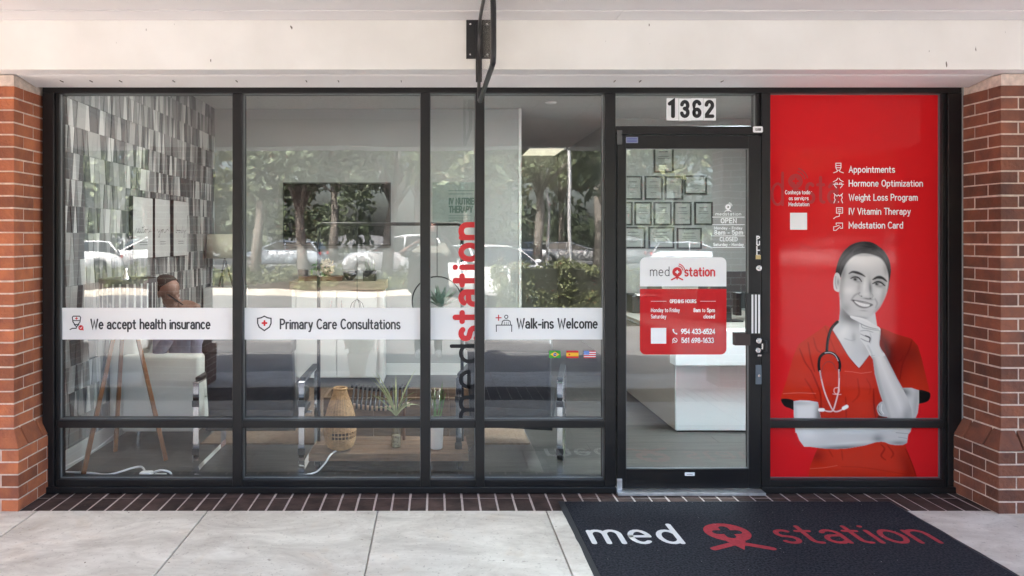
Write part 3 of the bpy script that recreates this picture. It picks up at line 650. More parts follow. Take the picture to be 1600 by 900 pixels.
heavy(1101, [arc(7.4, 20, 4.7, 5.7, 175, -30)+[(3.2, 5.5), (3.2, 2.9), (12.4, 2.9)]])
f.build('digits', M['black'], hn)
f = Flat(plane_at(DN-.003)); f.poly([(1044.6, 165), (1048.4, 165), (1048.4, 184), (1044.6, 184)]); f.build('paint_patch', M['vwhite'], hn)
st = thing('frame_sticker', 'tiny white label on the frame corner above the door', 'sticker', P(1184, 206, D-.006))
f = Flat(plane_at(D-.006)); f.rrect(1176.5, 1192, 197.5, 207, 2, 0); f.text('CLOSER', 1180, 1189, 204, -3.2, .2, 1, .0012); f.build('label_print', [M['vwhite'], M['vgrey']], st)
st = thing('frame_sticker', 'pale blue label on the top rail of the door', 'sticker', P(987, 223, D-.006))
f = Flat(plane_at(D-.006)); f.rrect(978, 997, 214, 223.5, .6, 0); [f.stroke([(980, y), (995, y)], .8, 1, .0012) for y in (216.7, 219, 221.2)]; f.build('label_print', [mat('pale_blue_label', (.24, .26, .38), .5), M['vblue']], st)
st = thing('frame_sticker', 'white label on the bottom rail of the door', 'sticker', P(1078, 743, D-.006))
f = Flat(plane_at(D-.006)); f.rrect(1070, 1085.5, 738, 743.5, 1, 0); f.stroke([(1073, 741), (1082, 741)], .6, 1, .0012); f.build('label_print', [M['vwhite'], M['vgrey']], st)
st = thing('pull_sticker', 'upright white PULL letters on the door stile', 'sticker', P(1184, 405, D-.006))
f = Flat(plane_at(D-.006)); f.rrect(1179.5, 1189.5, 366, 407, 1, 1)
for k, ch in enumerate('PULL'): f.text(ch, 1181.6, 1187.4, 375.2+k*7.9, -6, .3, 0, .001)
f.poly([(1180.5, 398.5), (1188.5, 398.5), (1188.5, 405), (1180.5, 405)], 2, .001)
f.build('letters', [M['vwhite'], M['black'], mat('gold_label', (.55, .42, .18), .5)], st)

# door: red and white hours sign
hs_ = thing('hours_sign', 'rounded white and red hours sign with phone numbers on the glass door', 'sign', P(1067, 554, DD))
pd = plane_at(DD-.0012)
M['signwhite'] = film_mat('white_sign_film', (.86, .86, .86), .06)
M['signred'] = film_mat('red_sign_film', (.58, .014, .018), .07)
f = Flat(plane_at(DD)); f.rrect(1000, 1135, 402, 447.5, 9, 0, 0, (0, 0, 1, 1)); f.build('white_panel', M['signwhite'], hs_)
f = Flat(plane_at(DD)); f.rrect(1000, 1135, 451.5, 554, 9, 0, 0, (1, 1, 0, 0)); f.build('red_panel', M['signred'], hs_)
f = Flat(pd); f.text('med', 1015.5, 1046, 431, -14, .085, 0); f.text('station', 1069, 1117.5, 431, -13.6, .18, 1, track=.12); f.logo(1058, 425, 8.6, 1, 2, lift=.0004); f.build('logo', [M['vdark'], M['vred'], M['vwhite']], hs_)
f = Flat(pd); f.text('OPENING HOURS', 1046.5, 1088, 473.2, -5, .2, track=.12); f.stroke([(1017, 470.7), (1041, 470.7)], .5); f.stroke([(1094, 470.7), (1118, 470.7)], .5)
f.build('heading', M['vwhite'], hs_); f = Flat(pd); f.text('Monday to Friday', 1017, 1062, 487.3, -5.6, .16); f.text('Saturday', 1017, 1041, 497.2, -5.6, .16)
f.build('opening_days', M['vwhite'], hs_); f = Flat(pd); f.text('8am', 1083.5, 1094.5, 487.3, -5.4, .2, track=.1); f.text('to', 1097, 1102, 487.3, -5.4, .12); f.text('5pm', 1104.5, 1117, 487.3, -5.4, .2, track=.1); f.text('closed', 1099, 1117, 497.2, -5.4, .2, track=.1)
f.build('opening_times', M['vwhite'], hs_); f = Flat(pd); f.text('954 433-6524', 1064, 1117.5, 521.5, -7.2, .19, track=.1); f.build('phone_number', M['vwhite'], hs_); f = Flat(pd); f.text('561 698-1633', 1064.5, 1115.5, 535.3, -7.2, .19, track=.1)
f.stroke([(1051.5, 515), (1052.5, 518.5), (1055, 521), (1057.5, 521.5)], 1.6); f.disc(1052, 515.3, 1.3); f.disc(1057, 521.4, 1.3)
f.stroke(arc(1054.5, 531.7, 3.5, 3.5, 0, 350, 16), .9, closed=True); f.stroke([(1052.8, 530), (1054, 532.4), (1056.2, 533.4)], 1.1); f.stroke([(1051.3, 534.5), (1050.6, 536)], 1); f.build('phone_number', M['vwhite'], hs_)
f = Flat(pd); f.rrect(1017, 1041, 512.5, 537, .3); f.build('white_square', M['vwhite'], hs_)
# small white hours decal
hd = thing('hours_decal', 'white cut-out opening times decal in the upper right of the door glass', 'decal', P(1138, 386, DD))
f = Flat(pd)
f.logo(1137.5, 323.5, 4.8, 0, 1, thick=.38); f.text('medstation', 1118, 1158, 336.5, -4.6, .14)
for y in (339.2, 351, 368.5, 386.5): f.stroke([(1113.5, y), (1163, y)], 1.0)
f.text('OPEN', 1126, 1151, 348.3, -7, .2); f.text('Monday - Friday', 1116, 1160, 358.2, -3.8, .2, track=.14); f.text('8am - 5pm', 1116, 1161, 366.2, -6.2, .2, track=.12); f.text('CLOSED', 1124.5, 1152.5, 376.6, -6, .18, track=.12); f.text('Saturday - Monday', 1114.5, 1162, 384, -4.1, .2, track=.14)
f.build('letters', [M['vwhite'], M['vdark']], hd)

# ---- red poster film over both panes of the right window
ps = thing('poster_film', 'bright red window film with a smiling nurse print and white service list', 'poster', P(1340, 750, DG))
sheet('upper_film', M['redfilm'], 1203, 1477, 143, 662, DG, ps); sheet('lower_film', M['redfilm'], 1203, 1477, 667, 753, DG, ps)
f = Flat(pg)
rows = [('Appointments', 1326, 1398.5, 269.3), ('Hormone Optimization', 1326, 1442, 291), ('Weight Loss Program', 1326, 1434, 313), ('IV Vitamin Therapy', 1326, 1423, 334.8), ('Medstation Card', 1326, 1411, 356.5)]
for t_, a, c, y in rows: f = Flat(pg); f.text(t_, a, c, y, -9.4, .165, track=.12); f.build('service_line', M['vwhite'], ps)
for t_, a, c, y in (('Conheça todos', 1226.5, 1269, 303.2), ('os serviços', 1232.5, 1263.5, 312.4), ('Medstation', 1232, 1264.5, 321.8)): f = Flat(pg); f.text(t_, a, c, y, -5.6, .17, track=.12); f.build('small_line', M['vwhite'], ps)
f = Flat(pg); f.rrect(1234.5, 1261, 332.5, 359, .3); f.build('white_square', M['vwhite'], ps)
f = Flat(pg); k = 1.1
f.stroke([(1306, 255), (1314, 255), (1314, 262), (1312, 266), (1308, 266), (1306, 262)], k, closed=True); f.stroke([(1306, 258.5), (1314, 258.5)], k); f.stroke([(1306.5, 262), (1313.5, 262)], k)
f.stroke([(1308, 266), (1308, 268), (1302.5, 270)], k); f.stroke([(1312, 266), (1312, 268), (1317.5, 270)], k); f.build('service_icon', M['vwhite'], ps); f = Flat(pg)
f.stroke([(1302, 284), (1307, 281.5), (1309, 278.5)], k); f.stroke([(1317.5, 284), (1313, 281.5), (1311, 278.5)], k); f.stroke([(1302, 288), (1309, 288), (1308, 286), (1305, 286), (1304, 290), (1307, 293.5)], k); f.stroke([(1318, 288), (1311, 288), (1312, 286), (1315, 286), (1316, 290), (1313, 293.5)], k); f.build('service_icon', M['vwhite'], ps); f = Flat(pg)
f.stroke([(1303, 302), (1304.5, 305), (1303.5, 309), (1305, 312), (1303, 317)], k); f.stroke([(1316.5, 302), (1315, 305), (1316, 309), (1314.5, 312), (1316.5, 317)], k); f.stroke([(1305, 304), (1307.5, 306.5), (1310, 304.5), (1312, 306.5), (1314.5, 304)], k); f.disc(1310, 315.5, .8); f.build('service_icon', M['vwhite'], ps); f = Flat(pg)
f.stroke([(1307, 324.5), (1316.5, 324.5), (1316.5, 333), (1307, 333)], k, closed=True); f.stroke([(1309.5, 327), (1314, 327)], k); f.stroke([(1309.5, 330), (1314, 330)], k); f.stroke([(1312, 333), (1311, 338), (1306, 339), (1302.5, 341.5)], k); f.build('service_icon', M['vwhite'], ps); f = Flat(pg)
f.stroke([(1306.5, 348.5), (1316.5, 348.5), (1316.5, 356.5), (1313, 356.5)], k); f.stroke([(1306.5, 348.5), (1306.5, 351)], k); f.stroke([(1311, 352), (1305, 354), (1302.5, 354.5), (1302.5, 360), (1306, 360), (1313, 354)], k); f.build('service_icon', M['vwhite'], ps)
f = Flat(plane_at(DG-.0006)); dk = mat('darker_red_ink', (.44, .008, .012), .45)
f.logo(1243, 283, 13.5, 0, 1, thick=.3)
for st_ in layout('d', .1)[0]: f.stroke([(1206+a*38, 320-b*50) for a, b in st_], 4)
for st_ in layout('sta', .1)[0]: f.stroke([(1260+a*32, 316-b*44) for a, b in st_], 5)
f.build('faded_logo', [dk, M['redfilm']], ps)

# ---- the nurse: a flat grey-and-red print, painted numerically into vertex colours
BX0, BX1, BY0, BY1, STP = 1214, 1466, 372, 753, .8
nx = int((BX1-BX0)/STP)+1; ny = int((BY1-BY0)/STP)+1
UX, UY = np.meshgrid(BX0+STP*np.arange(nx), BY0+STP*np.arange(ny))
def l3(c): return np.array(lin(c))
IMG = np.tile(np.array(RED), (ny, nx, 1)); 
def spline(pts, closed=True, n=5):
    P_ = np.array(pts, float); k = len(P_); out = []
    for i in range(k if closed else k-1):
        p0, p1, p2, p3 = (P_[(i-1) % k], P_[i], P_[(i+1) % k], P_[(i+2) % k]) if closed else (P_[max(i-1, 0)], P_[i], P_[i+1], P_[min(i+2, k-1)])
        for j in range(n):
            t = j/n; out.append(.5*((2*p1)+(-p0+p2)*t+(2*p0-5*p1+4*p2-p3)*t*t+(-p0+3*p1-3*p2+p3)*t**3))
    if not closed: out.append(P_[-1])
    return np.array(out)
def segdist(pts, closed):
    d2 = np.full(UX.shape, 1e9); tt = np.zeros(UX.shape); n = len(pts); m_ = n if closed else n-1
    for i in range(m_):
        a = pts[i]; b_ = pts[(i+1) % n]; e = b_-a; L2 = max(e@e, 1e-9)
        t = np.clip(((UX-a[0])*e[0]+(UY-a[1])*e[1])/L2, 0, 1); q = (UX-a[0]-t*e[0])**2+(UY-a[1]-t*e[1])**2
        s_ = q < d2; d2[s_] = q[s_]; tt[s_] = ((i+t)/m_)[s_]
    return np.sqrt(d2), tt
def mask(pts, soft=.8, smooth=True):
    p = spline(pts) if smooth else np.array(pts, float); d, _ = segdist(p, True); ins = np.zeros(UX.shape, bool); n = len(p)
    for i in range(n):
        a = p[i]; b_ = p[(i+1) % n]
        if a[1] == b_[1]: continue
        c = ((a[1] > UY) != (b_[1] > UY)) & (UX < (b_[0]-a[0])*(UY-a[1])/(b_[1]-a[1])+a[0]); ins ^= c
    sd_ = np.where(ins, -d, d); return np.clip(.5-sd_/soft, 0, 1)
def put(mk, c, al=1.0):
    global IMG
    c = l3(c) if not isinstance(c, np.ndarray) else c; a = (mk*al)[..., None]; IMG = IMG*(1-a)+c*a
def blob(cx, cy, rx, ry, ang, c, al, mk=None):
    ca, sa = math.cos(R(ang)), math.sin(R(ang)); u = ((UX-cx)*ca+(UY-cy)*sa)/rx; v = (-(UX-cx)*sa+(UY-cy)*ca)/ry
    m_ = np.exp(-(u*u+v*v)*1.2); put(m_ if mk is None else m_*mk, c, al)
def line(pts, w_, c, al=1, mk=None, soft=.8, taper=0, smooth=True):
    p = spline(pts, False) if smooth and len(pts) > 2 else np.array(pts, float); d, t = segdist(p, False)
    ww = w_*(1-taper*np.abs(2*t-1)**1.5) if taper else w_
    m_ = np.clip(.5-(d-ww/2)/soft, 0, 1); put(m_ if mk is None else m_*mk, c, al)
def zf(pts): return [(1290+x/6.925, 370+y/6.925) for x, y in pts]
def z2(pts): return [(1220+x/5.29, 490+y/5.29) for x, y in pts]
def z3(pts): return [(1320+x/5, 480+y/5) for x, y in pts]
def z4(pts): return [(1205+x/5.818, 650+y/5.818) for x, y in pts]
SC = (198, 48, 28); SCd = (118, 18, 14); SCl = (200, 58, 38); SK = (207, 207, 207); SKd = (120, 120, 121); SKl = (234, 234, 234)
torso = mask([(1301, 514), (1290, 508), (1277, 518), (1262, 528), (1248, 538), (1240, 556), (1230, 592), (1219, 624), (1240, 625), (1277, 628), (1283, 650), (1283, 690), (1275, 706), (1266, 728), (1262, 756),
              (1436, 756), (1428, 730), (1416, 700), (1412, 660), (1412, 606), (1436, 611), (1453, 613), (1446, 585), (1440, 560), (1434, 540), (1424, 529), (1400, 522), (1376, 512), (1340, 560)], smooth=False)
put(torso, SC)
blob(1400, 560, 34, 50, 10, SCd, .85, torso); blob(1384, 545, 11, 34, -18, (62, 14, 12), .85, torso); blob(1425, 552, 22, 22, 0, (96, 24, 18), .5, torso); blob(1440, 570, 14, 40, -10, (110, 40, 30), .35, torso); blob(1375, 640, 14, 40, 0, SCd, .45, torso); blob(1300, 640, 26, 30, 0, SCd, .30, torso); blob(1345, 600, 22, 40, 0, SCl, .45, torso)
blob(1250, 580, 22, 40, 10, SCl, .6, torso); blob(1340, 725, 60, 26, 0, SCl, .35, torso); blob(1420, 735, 14, 40, -15, SCd, .7, torso); blob(1275, 712, 16, 14, 0, SCd, .7, torso); blob(1330, 745, 80, 12, 0, SCd, .25, torso)
for q, w_, a in ((z2([(155, 290), (200, 400), (250, 470)]), 2.2, .7), (z2([(225, 240), (250, 380), (280, 480)]), 2.2, .7), (z2([(270, 200), (300, 300), (360, 330)]), 2, .5), (z2([(200, 540), (250, 620), (290, 700)]), 2.4, .45),
               (z2([(250, 470), (290, 560), (330, 680), (330, 860)]), 2.5, .75), (z2([(360, 95), (420, 240), (500, 440)]), 1.2, .45), (z2([(535, 690), (540, 780), (540, 890)]), 2.4, .6),
               (z3([(525, 255), (500, 340), (455, 430), (430, 560)]), 2.6, .85), (z3([(455, 375), (440, 415), (415, 420)]), 2.2, .8), (z3([(225, 640), (228, 760), (245, 890)]), 2.6, .85), (z3([(285, 180), (290, 270), (320, 370)]), 4.0, .8),
               (z3([(100, 560), (110, 680), (60, 740)]), 3.0, .4), (z3([(170, 560), (200, 620), (190, 680)]), 2.5, .3), (z4([(520, 300), (560, 370)]), 2, .5), (z4([(640, 310), (650, 400)]), 2, .45), (z4([(1000, 260), (1030, 300), (1000, 360), (1040, 400)]), 2.6, .7),
               (z4([(1060, 270), (1110, 340), (1090, 380)]), 2.4, .6), (z4([(1220, 300), (1260, 380), (1330, 580)]), 2.2, .8), (z4([(640, 460), (850, 470), (1100, 510), (1270, 540)]), 1.4, .35)):
    line(q, w_, SCd, a, torso, soft=2.0, taper=.5)
line(z2([(20, 662), (150, 655), (290, 660)]), .7, (235, 150, 130), .6, torso); line(z3([(0, 500), (60, 505), (130, 515), (210, 505)]), .6, (235, 140, 120), .6, torso); line(z4([(340, 480), (480, 470), (600, 450)]), .8, (230, 130, 105), .5, torso); line(z4([(330, 560), (470, 570), (600, 555)]), .8, (230, 130, 105), .4, torso)
# sleeve linings
put(mask([(1221, 623.5), (1240, 625.5), (1241, 640), (1234, 638), (1225, 634)]), (38, 36, 38)); put(mask([(1434, 610), (1450, 612), (1454, 617), (1451, 626), (1441, 630), (1434, 629)]), (34, 32, 34))
# upper arm left
arm = mask([(1240, 627), (1250, 625.5), (1264, 626), (1278, 628.5), (1281, 645), (1284, 660), (1283, 676), (1243, 676), (1240.5, 650)], smooth=False); put(arm, (224, 224, 224)); blob(1280, 650, 7, 26, 0, (70, 70, 72), .75, arm); blob(1245, 630, 30, 4, 0, (150, 152, 154), .5, arm); blob(1242, 650, 4, 30, 0, (185, 187, 189), .6, arm)
# folded forearm with hand
fore = mask([(1241, 657), (1262, 658), (1284, 657), (1296, 659), (1330, 664), (1360, 668), (1392, 663), (1424, 668), (1423, 674), (1419, 679), (1417, 692), (1411, 695), (1400, 695.5), (1390, 694), (1383, 691), (1377, 690), (1368, 691), (1351, 696), (1325, 700.5), (1308, 701.5), (1290, 701), (1277, 699.5), (1266, 698), (1256.6, 698), (1249, 688), (1243, 672)], smooth=False)
put(fore, SK); blob(1262, 676, 20, 12, 0, SKl, .9, fore); blob(1330, 672, 60, 7, 0, (222, 224, 225), .8, fore); blob(1320, 700, 55, 5, -2, (105, 107, 110), .8, fore); blob(1372, 686, 10, 8, 0, (130, 132, 134), .7, fore); blob(1330, 692, 40, 2.2, -4, (225, 227, 228), .5, fore); blob(1405, 692, 16, 4, 0, (130, 132, 134), .7, fore)
line([(1400, 676), (1412, 677), (1420, 678)], .8, (120, 122, 124), .7, fore); line([(1404, 683), (1417, 685)], .8, (130, 132, 134), .6, fore)
# neck and chest
chest = mask([(1312, 468), (1312.5, 485), (1311, 500), (1305, 508), (1301, 516), (1311, 532), (1326, 557), (1342, 575), (1350, 566), (1358, 555), (1366, 545), (1372, 520), (1366, 480), (1340, 470)], smooth=False)
put(chest, (212, 214, 215)); blob(1330, 497, 20, 13, 20, (92, 92, 94), .85, chest); blob(1320, 485, 9, 14, 0, (120, 120, 122), .6, chest); blob(1340, 540, 12, 26, 0, (196, 198, 200), .6, chest); blob(1318, 520, 9, 16, 30, SKl, .7, chest); blob(1334, 527, 4, 8, 0, (150, 152, 155), .5, chest); blob(1355, 545, 10, 14, 0, (165, 167, 170), .6, chest); line([(1320, 529), (1330, 532), (1336, 530)], 1.2, (150, 152, 155), .5, chest, soft=2)
line([(1301, 516), (1311, 532), (1326, 557), (1342, 575), (1350, 566), (1360, 553)], 1.3, (110, 20, 16), .6)
# raised forearm, elbow
ua = mask([(1410, 606), (1424, 606), (1436, 610), (1436, 628), (1434, 645), (1428, 659), (1390, 659), (1400, 620)], smooth=False); put(ua, (205, 207, 208)); blob(1412, 612, 12, 7, 20, (95, 97, 100), .8, ua); blob(1431, 630, 5, 26, 5, (165, 167, 169), .7, ua)
ra = mask([(1358, 552), (1364, 562), (1367, 585), (1374, 612), (1382, 636), (1388, 659), (1426, 660), (1424, 640), (1418, 622), (1410, 606), (1402, 592), (1392, 572), (1384, 556), (1376, 545)], smooth=False)
put(ra, SK); line([(1364, 560), (1371, 592), (1382, 630), (1390, 658)], 5, (150, 152, 154), .6, ra, soft=6); line([(1372, 556), (1386, 590), (1402, 625), (1412, 650)], 9, SKl, .55, ra, soft=9); line([(1384, 556), (1398, 582), (1412, 606)], 4, (130, 132, 135), .65, ra, soft=5); blob(1416, 650, 9, 14, 0, (140, 142, 145), .6, ra)
blob(1424, 640, 6, 14, -10, (150, 152, 154), .4, ra)
# stethoscope chest piece beside the elbow
d_ = mask([(1370, 638), (1374, 630), (1380, 628), (1385, 640), (1389, 650), (1382, 651), (1374, 649)]); put(d_, (190, 192, 194)); line([(1373, 634), (1372, 641), (1377, 648)], 1.4, (110, 112, 115), .9, d_); line([(1378, 632), (1377, 640), (1381, 647)], 1, (235, 236, 238), .9, d_); line([(1374, 652), (1388, 656)], 6, (45, 18, 18), .8, soft=1)
# hair, ear, face
hair = mask(zf([(108, 400), (120, 320), (150, 230), (200, 150), (270, 90), (350, 58), (430, 50), (500, 60), (560, 92), (630, 150), (680, 230), (702, 310), (706, 390), (690, 490), (672, 480), (640, 330), (560, 240), (400, 220), (260, 300), (180, 430), (150, 430)]))
put(hair, (52, 51, 53)); line(zf([(150, 300), (220, 190), (320, 120), (440, 95)]), 2.2, (100, 98, 100), .6, hair, soft=4); line(zf([(190, 300), (280, 200), (380, 150)]), 1.6, (84, 82, 85), .6, hair, soft=3); line(zf([(560, 140), (640, 220), (680, 330)]), 1.6, (86, 84, 86), .6, hair, soft=3); line(zf([(440, 75), (520, 110), (560, 160)]), 2.4, (24, 23, 25), .8, hair, soft=3); line(zf([(130, 330), (150, 400)]), 3, (22, 21, 23), .8, hair, soft=3)
hr = random.Random(3)
for k in range(70):
    t = k/69; o1 = hr.uniform(-8, 8)
    if t < .62:
        u = t/.62; pts_ = [(500+o1, 90+60*u+o1), (380-60*u, 70+75*u+o1), (240-20*u+60*u, 130+95*u+o1), (150+40*u, 250+60*u+o1), (125+35*u+o1, 400)]
    else:
        u = (t-.62)/.38; pts_ = [(510+o1, 80+60*u), (600-20*u, 130+70*u+o1), (670-25*u, 230+40*u+o1), (700-22*u+o1*.5, 400)]
    g_ = hr.choice([(24, 23, 25), (66, 65, 68), (92, 90, 93), (36, 35, 38), (54, 53, 55)]); line(zf(pts_), hr.uniform(.5, 1.1), g_, hr.uniform(.35, .75), hair, soft=.9, taper=.5)
blob(1290+330/6.925, 370+110/6.925, 14, 5, -25, (105, 103, 106), .55, hair); blob(1290+640/6.925, 370+230/6.925, 4, 12, -20, (88, 86, 89), .5, hair)
ear = mask(zf([(118, 388), (95, 420), (84, 490), (90, 560), (112, 588), (150, 590), (165, 500), (150, 410)])); put(ear, (214, 216, 217)); line(zf([(110, 430), (105, 500), (120, 560)]), 1.2, (130, 132, 134), .8, ear, soft=2); blob(*zf([(135, 490)])[0], 2.5, 7, 0, (125, 127, 129), .7, ear)
put(mask(zf([(676, 470), (688, 500), (682, 550), (664, 600), (660, 560)])), (110, 80, 80))
face = mask(zf([(165, 440), (185, 380), (225, 290), (290, 220), (360, 190), (430, 184), (510, 198), (590, 230), (640, 290), (668, 370), (680, 450), (674, 530), (655, 620), (620, 700), (580, 770), (520, 835), (460, 880), (390, 905), (330, 895), (270, 860), (210, 800), (168, 730), (152, 650), (150, 560), (155, 500)]), soft=2.6)
put(face, (203, 204, 205))
z5 = lambda pts: [(1270+x/5.625, 370+y/5.625) for x, y in pts]
def zb(x, y, rx, ry, an, v, al, mk=None): blob(1270+x/5.625, 370+y/5.625, rx/5.625, ry/5.625, an, (v, v+1, v+1), al, face if mk is None else mk)
def ln(p, w_, v, al=1, so=1.6, tp=.6): line(z5(p), w_/5.625, (v, v, v+1), al, face, soft=so, taper=tp)
zb(450, 225, 150, 75, 5, 224, .9); zb(268, 330, 26, 80, 12, 128, .7); zb(250, 470, 32, 130, 0, 152, .65); zb(285, 630, 52, 55, -30, 150, .6); zb(470, 160, 150, 14, 0, 120, .5); zb(640, 290, 22, 70, -8, 140, .5)
zb(618, 520, 26, 110, 10, 160, .6); zb(655, 400, 10, 90, 3, 214, .7); zb(572, 640, 50, 24, -48, 146, .6); zb(322, 470, 56, 42, -10, 224, .9); zb(572, 486, 34, 44, 0, 216, .85)
zb(425, 330, 60, 26, 5, 186, .5); zb(455, 425, 17, 85, 4, 224, .9); zb(506, 450, 17, 75, -4, 112, .8); zb(405, 440, 18, 60, 5, 158, .5); zb(462, 502, 30, 19, 0, 218, .85)
zb(482, 545, 46, 9, 8, 120, .85); zb(427, 522, 9, 6, 20, 84, .9); zb(506, 541, 10, 6, 10, 84, .9); ln([(415, 488), (404, 505), (414, 520)], 5, 125, .7); ln([(520, 500), (530, 520), (520, 536)], 5, 120, .7)
# eyes
zb(376, 364, 54, 22, 14, 118, .8); zb(588, 404, 52, 26, 14, 100, .85); zb(395, 402, 40, 9, 14, 160, .5); zb(585, 442, 42, 9, 10, 150, .5); zb(372, 342, 50, 9, 12, 176, .6); zb(588, 384, 44, 7, 14, 160, .5)
for poly, ir in (([(352, 370), (374, 361), (402, 371), (418, 389), (388, 388), (364, 382)], (373, 373)), ([(540, 412), (564, 403), (598, 410), (614, 425), (582, 427), (554, 422)], (562, 414))):
    ey = mask(z5(poly), 1.2)*face; put(ey, (186, 187, 189)); blob(1270+ir[0]/5.625, 370+ir[1]/5.625, 3.4, 3.0, 0, (8, 8, 9), 1, np.clip(ey*1.6, 0, 1)); blob(1270+(ir[0]+7)/5.625, 370+(ir[1]-4)/5.625, .6, .5, 0, (235, 235, 235), .5, ey)
ln([(334, 366), (368, 352), (404, 361), (430, 394)], 11, 24, 1, 1.3, .4); ln([(354, 381), (385, 391), (425, 398)], 4, 100, .6, 1.8)
ln([(526, 412), (560, 396), (596, 400), (634, 430)], 12, 18, 1, 1.3, .4); ln([(548, 426), (585, 433), (622, 431)], 5, 80, .7, 1.8); ln([(606, 408), (632, 430)], 8, 60, .6, 2.2)
ln([(318, 324), (348, 309), (388, 315), (428, 330), (460, 350)], 24, 44, .95, 2.0, .75); ln([(528, 376), (568, 357), (610, 362), (650, 392)], 28, 30, .98, 2.0, .7)
# smile
ln([(412, 492), (368, 515), (338, 556)], 11, 128, .75, 3.4); ln([(548, 545), (566, 585), (552, 622)], 10, 126, .7, 3.2); zb(352, 560, 12, 8, 20, 52, .9); zb(518, 599, 11, 8, 0, 52, .85)
mo_ = mask(z5([(346, 554), (400, 566), (462, 582), (526, 594), (505, 616), (462, 628), (420, 624), (378, 600)]), 1.6); put(mo_*face, (136, 135, 136))
te = mask(z5([(364, 564), (410, 576), (468, 590), (506, 597), (486, 612), (446, 614), (402, 598)]), 1.2); put(te*face, (228, 229, 230)); zb(508, 602, 9, 8, 0, 60, .8, mo_*face); zb(360, 563, 8, 6, 20, 60, .8, mo_*face)
for x in (398, 420, 442, 464): ln([(x, 574+(x-398)*.22), (x+1, 602+(x-398)*.12)], 2, 176, .4, 1, 0)
ln([(352, 554), (405, 562), (440, 570), (470, 575), (522, 592)], 8, 96, .85, 1.4); ln([(392, 608), (430, 628), (470, 630), (500, 616)], 6, 176, .6, 2.4)
zb(446, 650, 36, 6, 4, 138, .6); zb(446, 678, 48, 18, 4, 208, .75); zb(400, 712, 90, 14, 6, 112, .7)
# hand under the chin
fist = mask(z3([(118, 125), (160, 110), (215, 130), (262, 155), (278, 175), (276, 230), (270, 290), (285, 330), (312, 380), (210, 385), (185, 350), (150, 290), (118, 245), (122, 200), (112, 180)]), .8); put(fist, (216, 218, 219))
fing = mask(z3([(42, 66), (80, 72), (130, 82), (175, 98), (220, 128), (270, 158), (274, 178), (240, 176), (190, 160), (140, 135), (90, 108), (50, 86)]), .8); put(fing, (222, 224, 225))
h = lambda p, w_, c, al=.8, so=1.2: line(z3(p), w_/5, c, al, np.maximum(fist, fing), soft=so, taper=.4)
h([(50, 88), (95, 112), (150, 142), (210, 162), (262, 172)], 7, (120, 122, 125)); h([(128, 132), (140, 160), (200, 172), (270, 184)], 6, (135, 137, 139)); h([(122, 186), (170, 182), (220, 196)], 6, (140, 142, 144)); h([(118, 206), (150, 222), (190, 238)], 6, (125, 127, 129)); h([(125, 244), (160, 262), (195, 272)], 7, (120, 122, 124))
h([(160, 222), (196, 240), (192, 272)], 12, (50, 50, 52), .9); h([(196, 200), (206, 240), (200, 285)], 5, (165, 167, 169), .7, 2); h([(278, 190), (274, 290), (296, 350)], 14, (150, 152, 154), .6, 3); h([(205, 380), (235, 376)], 4, (130, 132, 134), .6); h([(180, 300), (205, 350), (215, 385)], 10, (150, 152, 154), .5, 3); h([(60, 76), (130, 92), (200, 125)], 6, (240, 241, 242), .6, 2)
# stethoscope
line(z2([(468, 68), (420, 120), (395, 190), (385, 250), (380, 315)]), 4.6, (28, 26, 28), 1); line(z2([(440, 95), (408, 150), (392, 230), (388, 300)]), .9, (110, 108, 110), .7)
line(z2([(318, 470), (314, 420), (325, 360), (360, 328), (400, 322), (440, 335), (475, 375), (488, 420), (484, 470)]), 4.6, (30, 28, 30), 1); line(z2([(365, 325), (410, 322), (450, 345), (474, 390)]), 1.0, (215, 215, 218), .9)
line(z2([(338, 480), (350, 430), (385, 398), (430, 410), (460, 465)]), 1.5, (140, 60, 55), .8)
line(z2([(324, 475), (335, 540), (360, 640), (395, 730), (435, 802), (480, 806), (525, 780)]), 2.0, (226, 196, 190), 1); line(z2([(480, 465), (482, 540), (476, 640), (455, 730), (430, 800), (390, 808), (350, 796)]), 2.0, (226, 196, 190), 1)
line(z2([(328, 480), (334, 540)]), 1.0, (120, 112, 114), .8); line(z2([(484, 470), (484, 530)]), 1.0, (120, 112, 114), .8); line(z2([(322, 796), (350, 796)]), 5.2, (246, 240, 240), 1); line(z2([(520, 782), (545, 768)]), 5.6, (246, 240, 240), 1)
line(z2([(472, 612), (445, 618), (440, 645), (458, 664), (480, 650), (482, 620), (468, 610)]), 1.1, (240, 200, 195), .9); line(z2([(430, 664), (460, 668), (498, 668)]), .9, (240, 200, 195), .9)
srg = np.clip(1.055*np.maximum(IMG, 1e-6)**(1/2.4)-.055, 0, 1); gy = (srg.max(-1)-srg.min(-1)) < .06
cv_ = np.clip(.62+(srg-.66)*1.12, .09, .92); IMG = np.where(gy[..., None], ((cv_+.055)/1.055)**2.4*np.array([1.04, 1.0, .95]), IMG)
vz = FZ(UY, DG-.0014); vx = FX(UX, DG-.0014)
co = np.stack([vx, np.full(vx.shape, DG-.0014-D), vz], -1).reshape(-1, 3)-np.array(wloc(ps))
ii = np.arange(ny*nx).reshape(ny, nx); gap = ((UY > 661) & (UY < 667.5))
fc = np.stack([ii[:-1, :-1], ii[1:, :-1], ii[1:, 1:], ii[:-1, 1:]], -1)[~(gap[:-1, :-1] | gap[1:, 1:])].reshape(-1, 4)
me = bpy.data.meshes.new('nurse_print'); me.vertices.add(len(co)); me.vertices.foreach_set('co', co.astype(np.float32).ravel())
me.loops.add(fc.size); me.loops.foreach_set('vertex_index', fc.ravel().astype(np.int32)); me.polygons.add(len(fc)); me.polygons.foreach_set('loop_start', (np.arange(len(fc))*4).astype(np.int32))
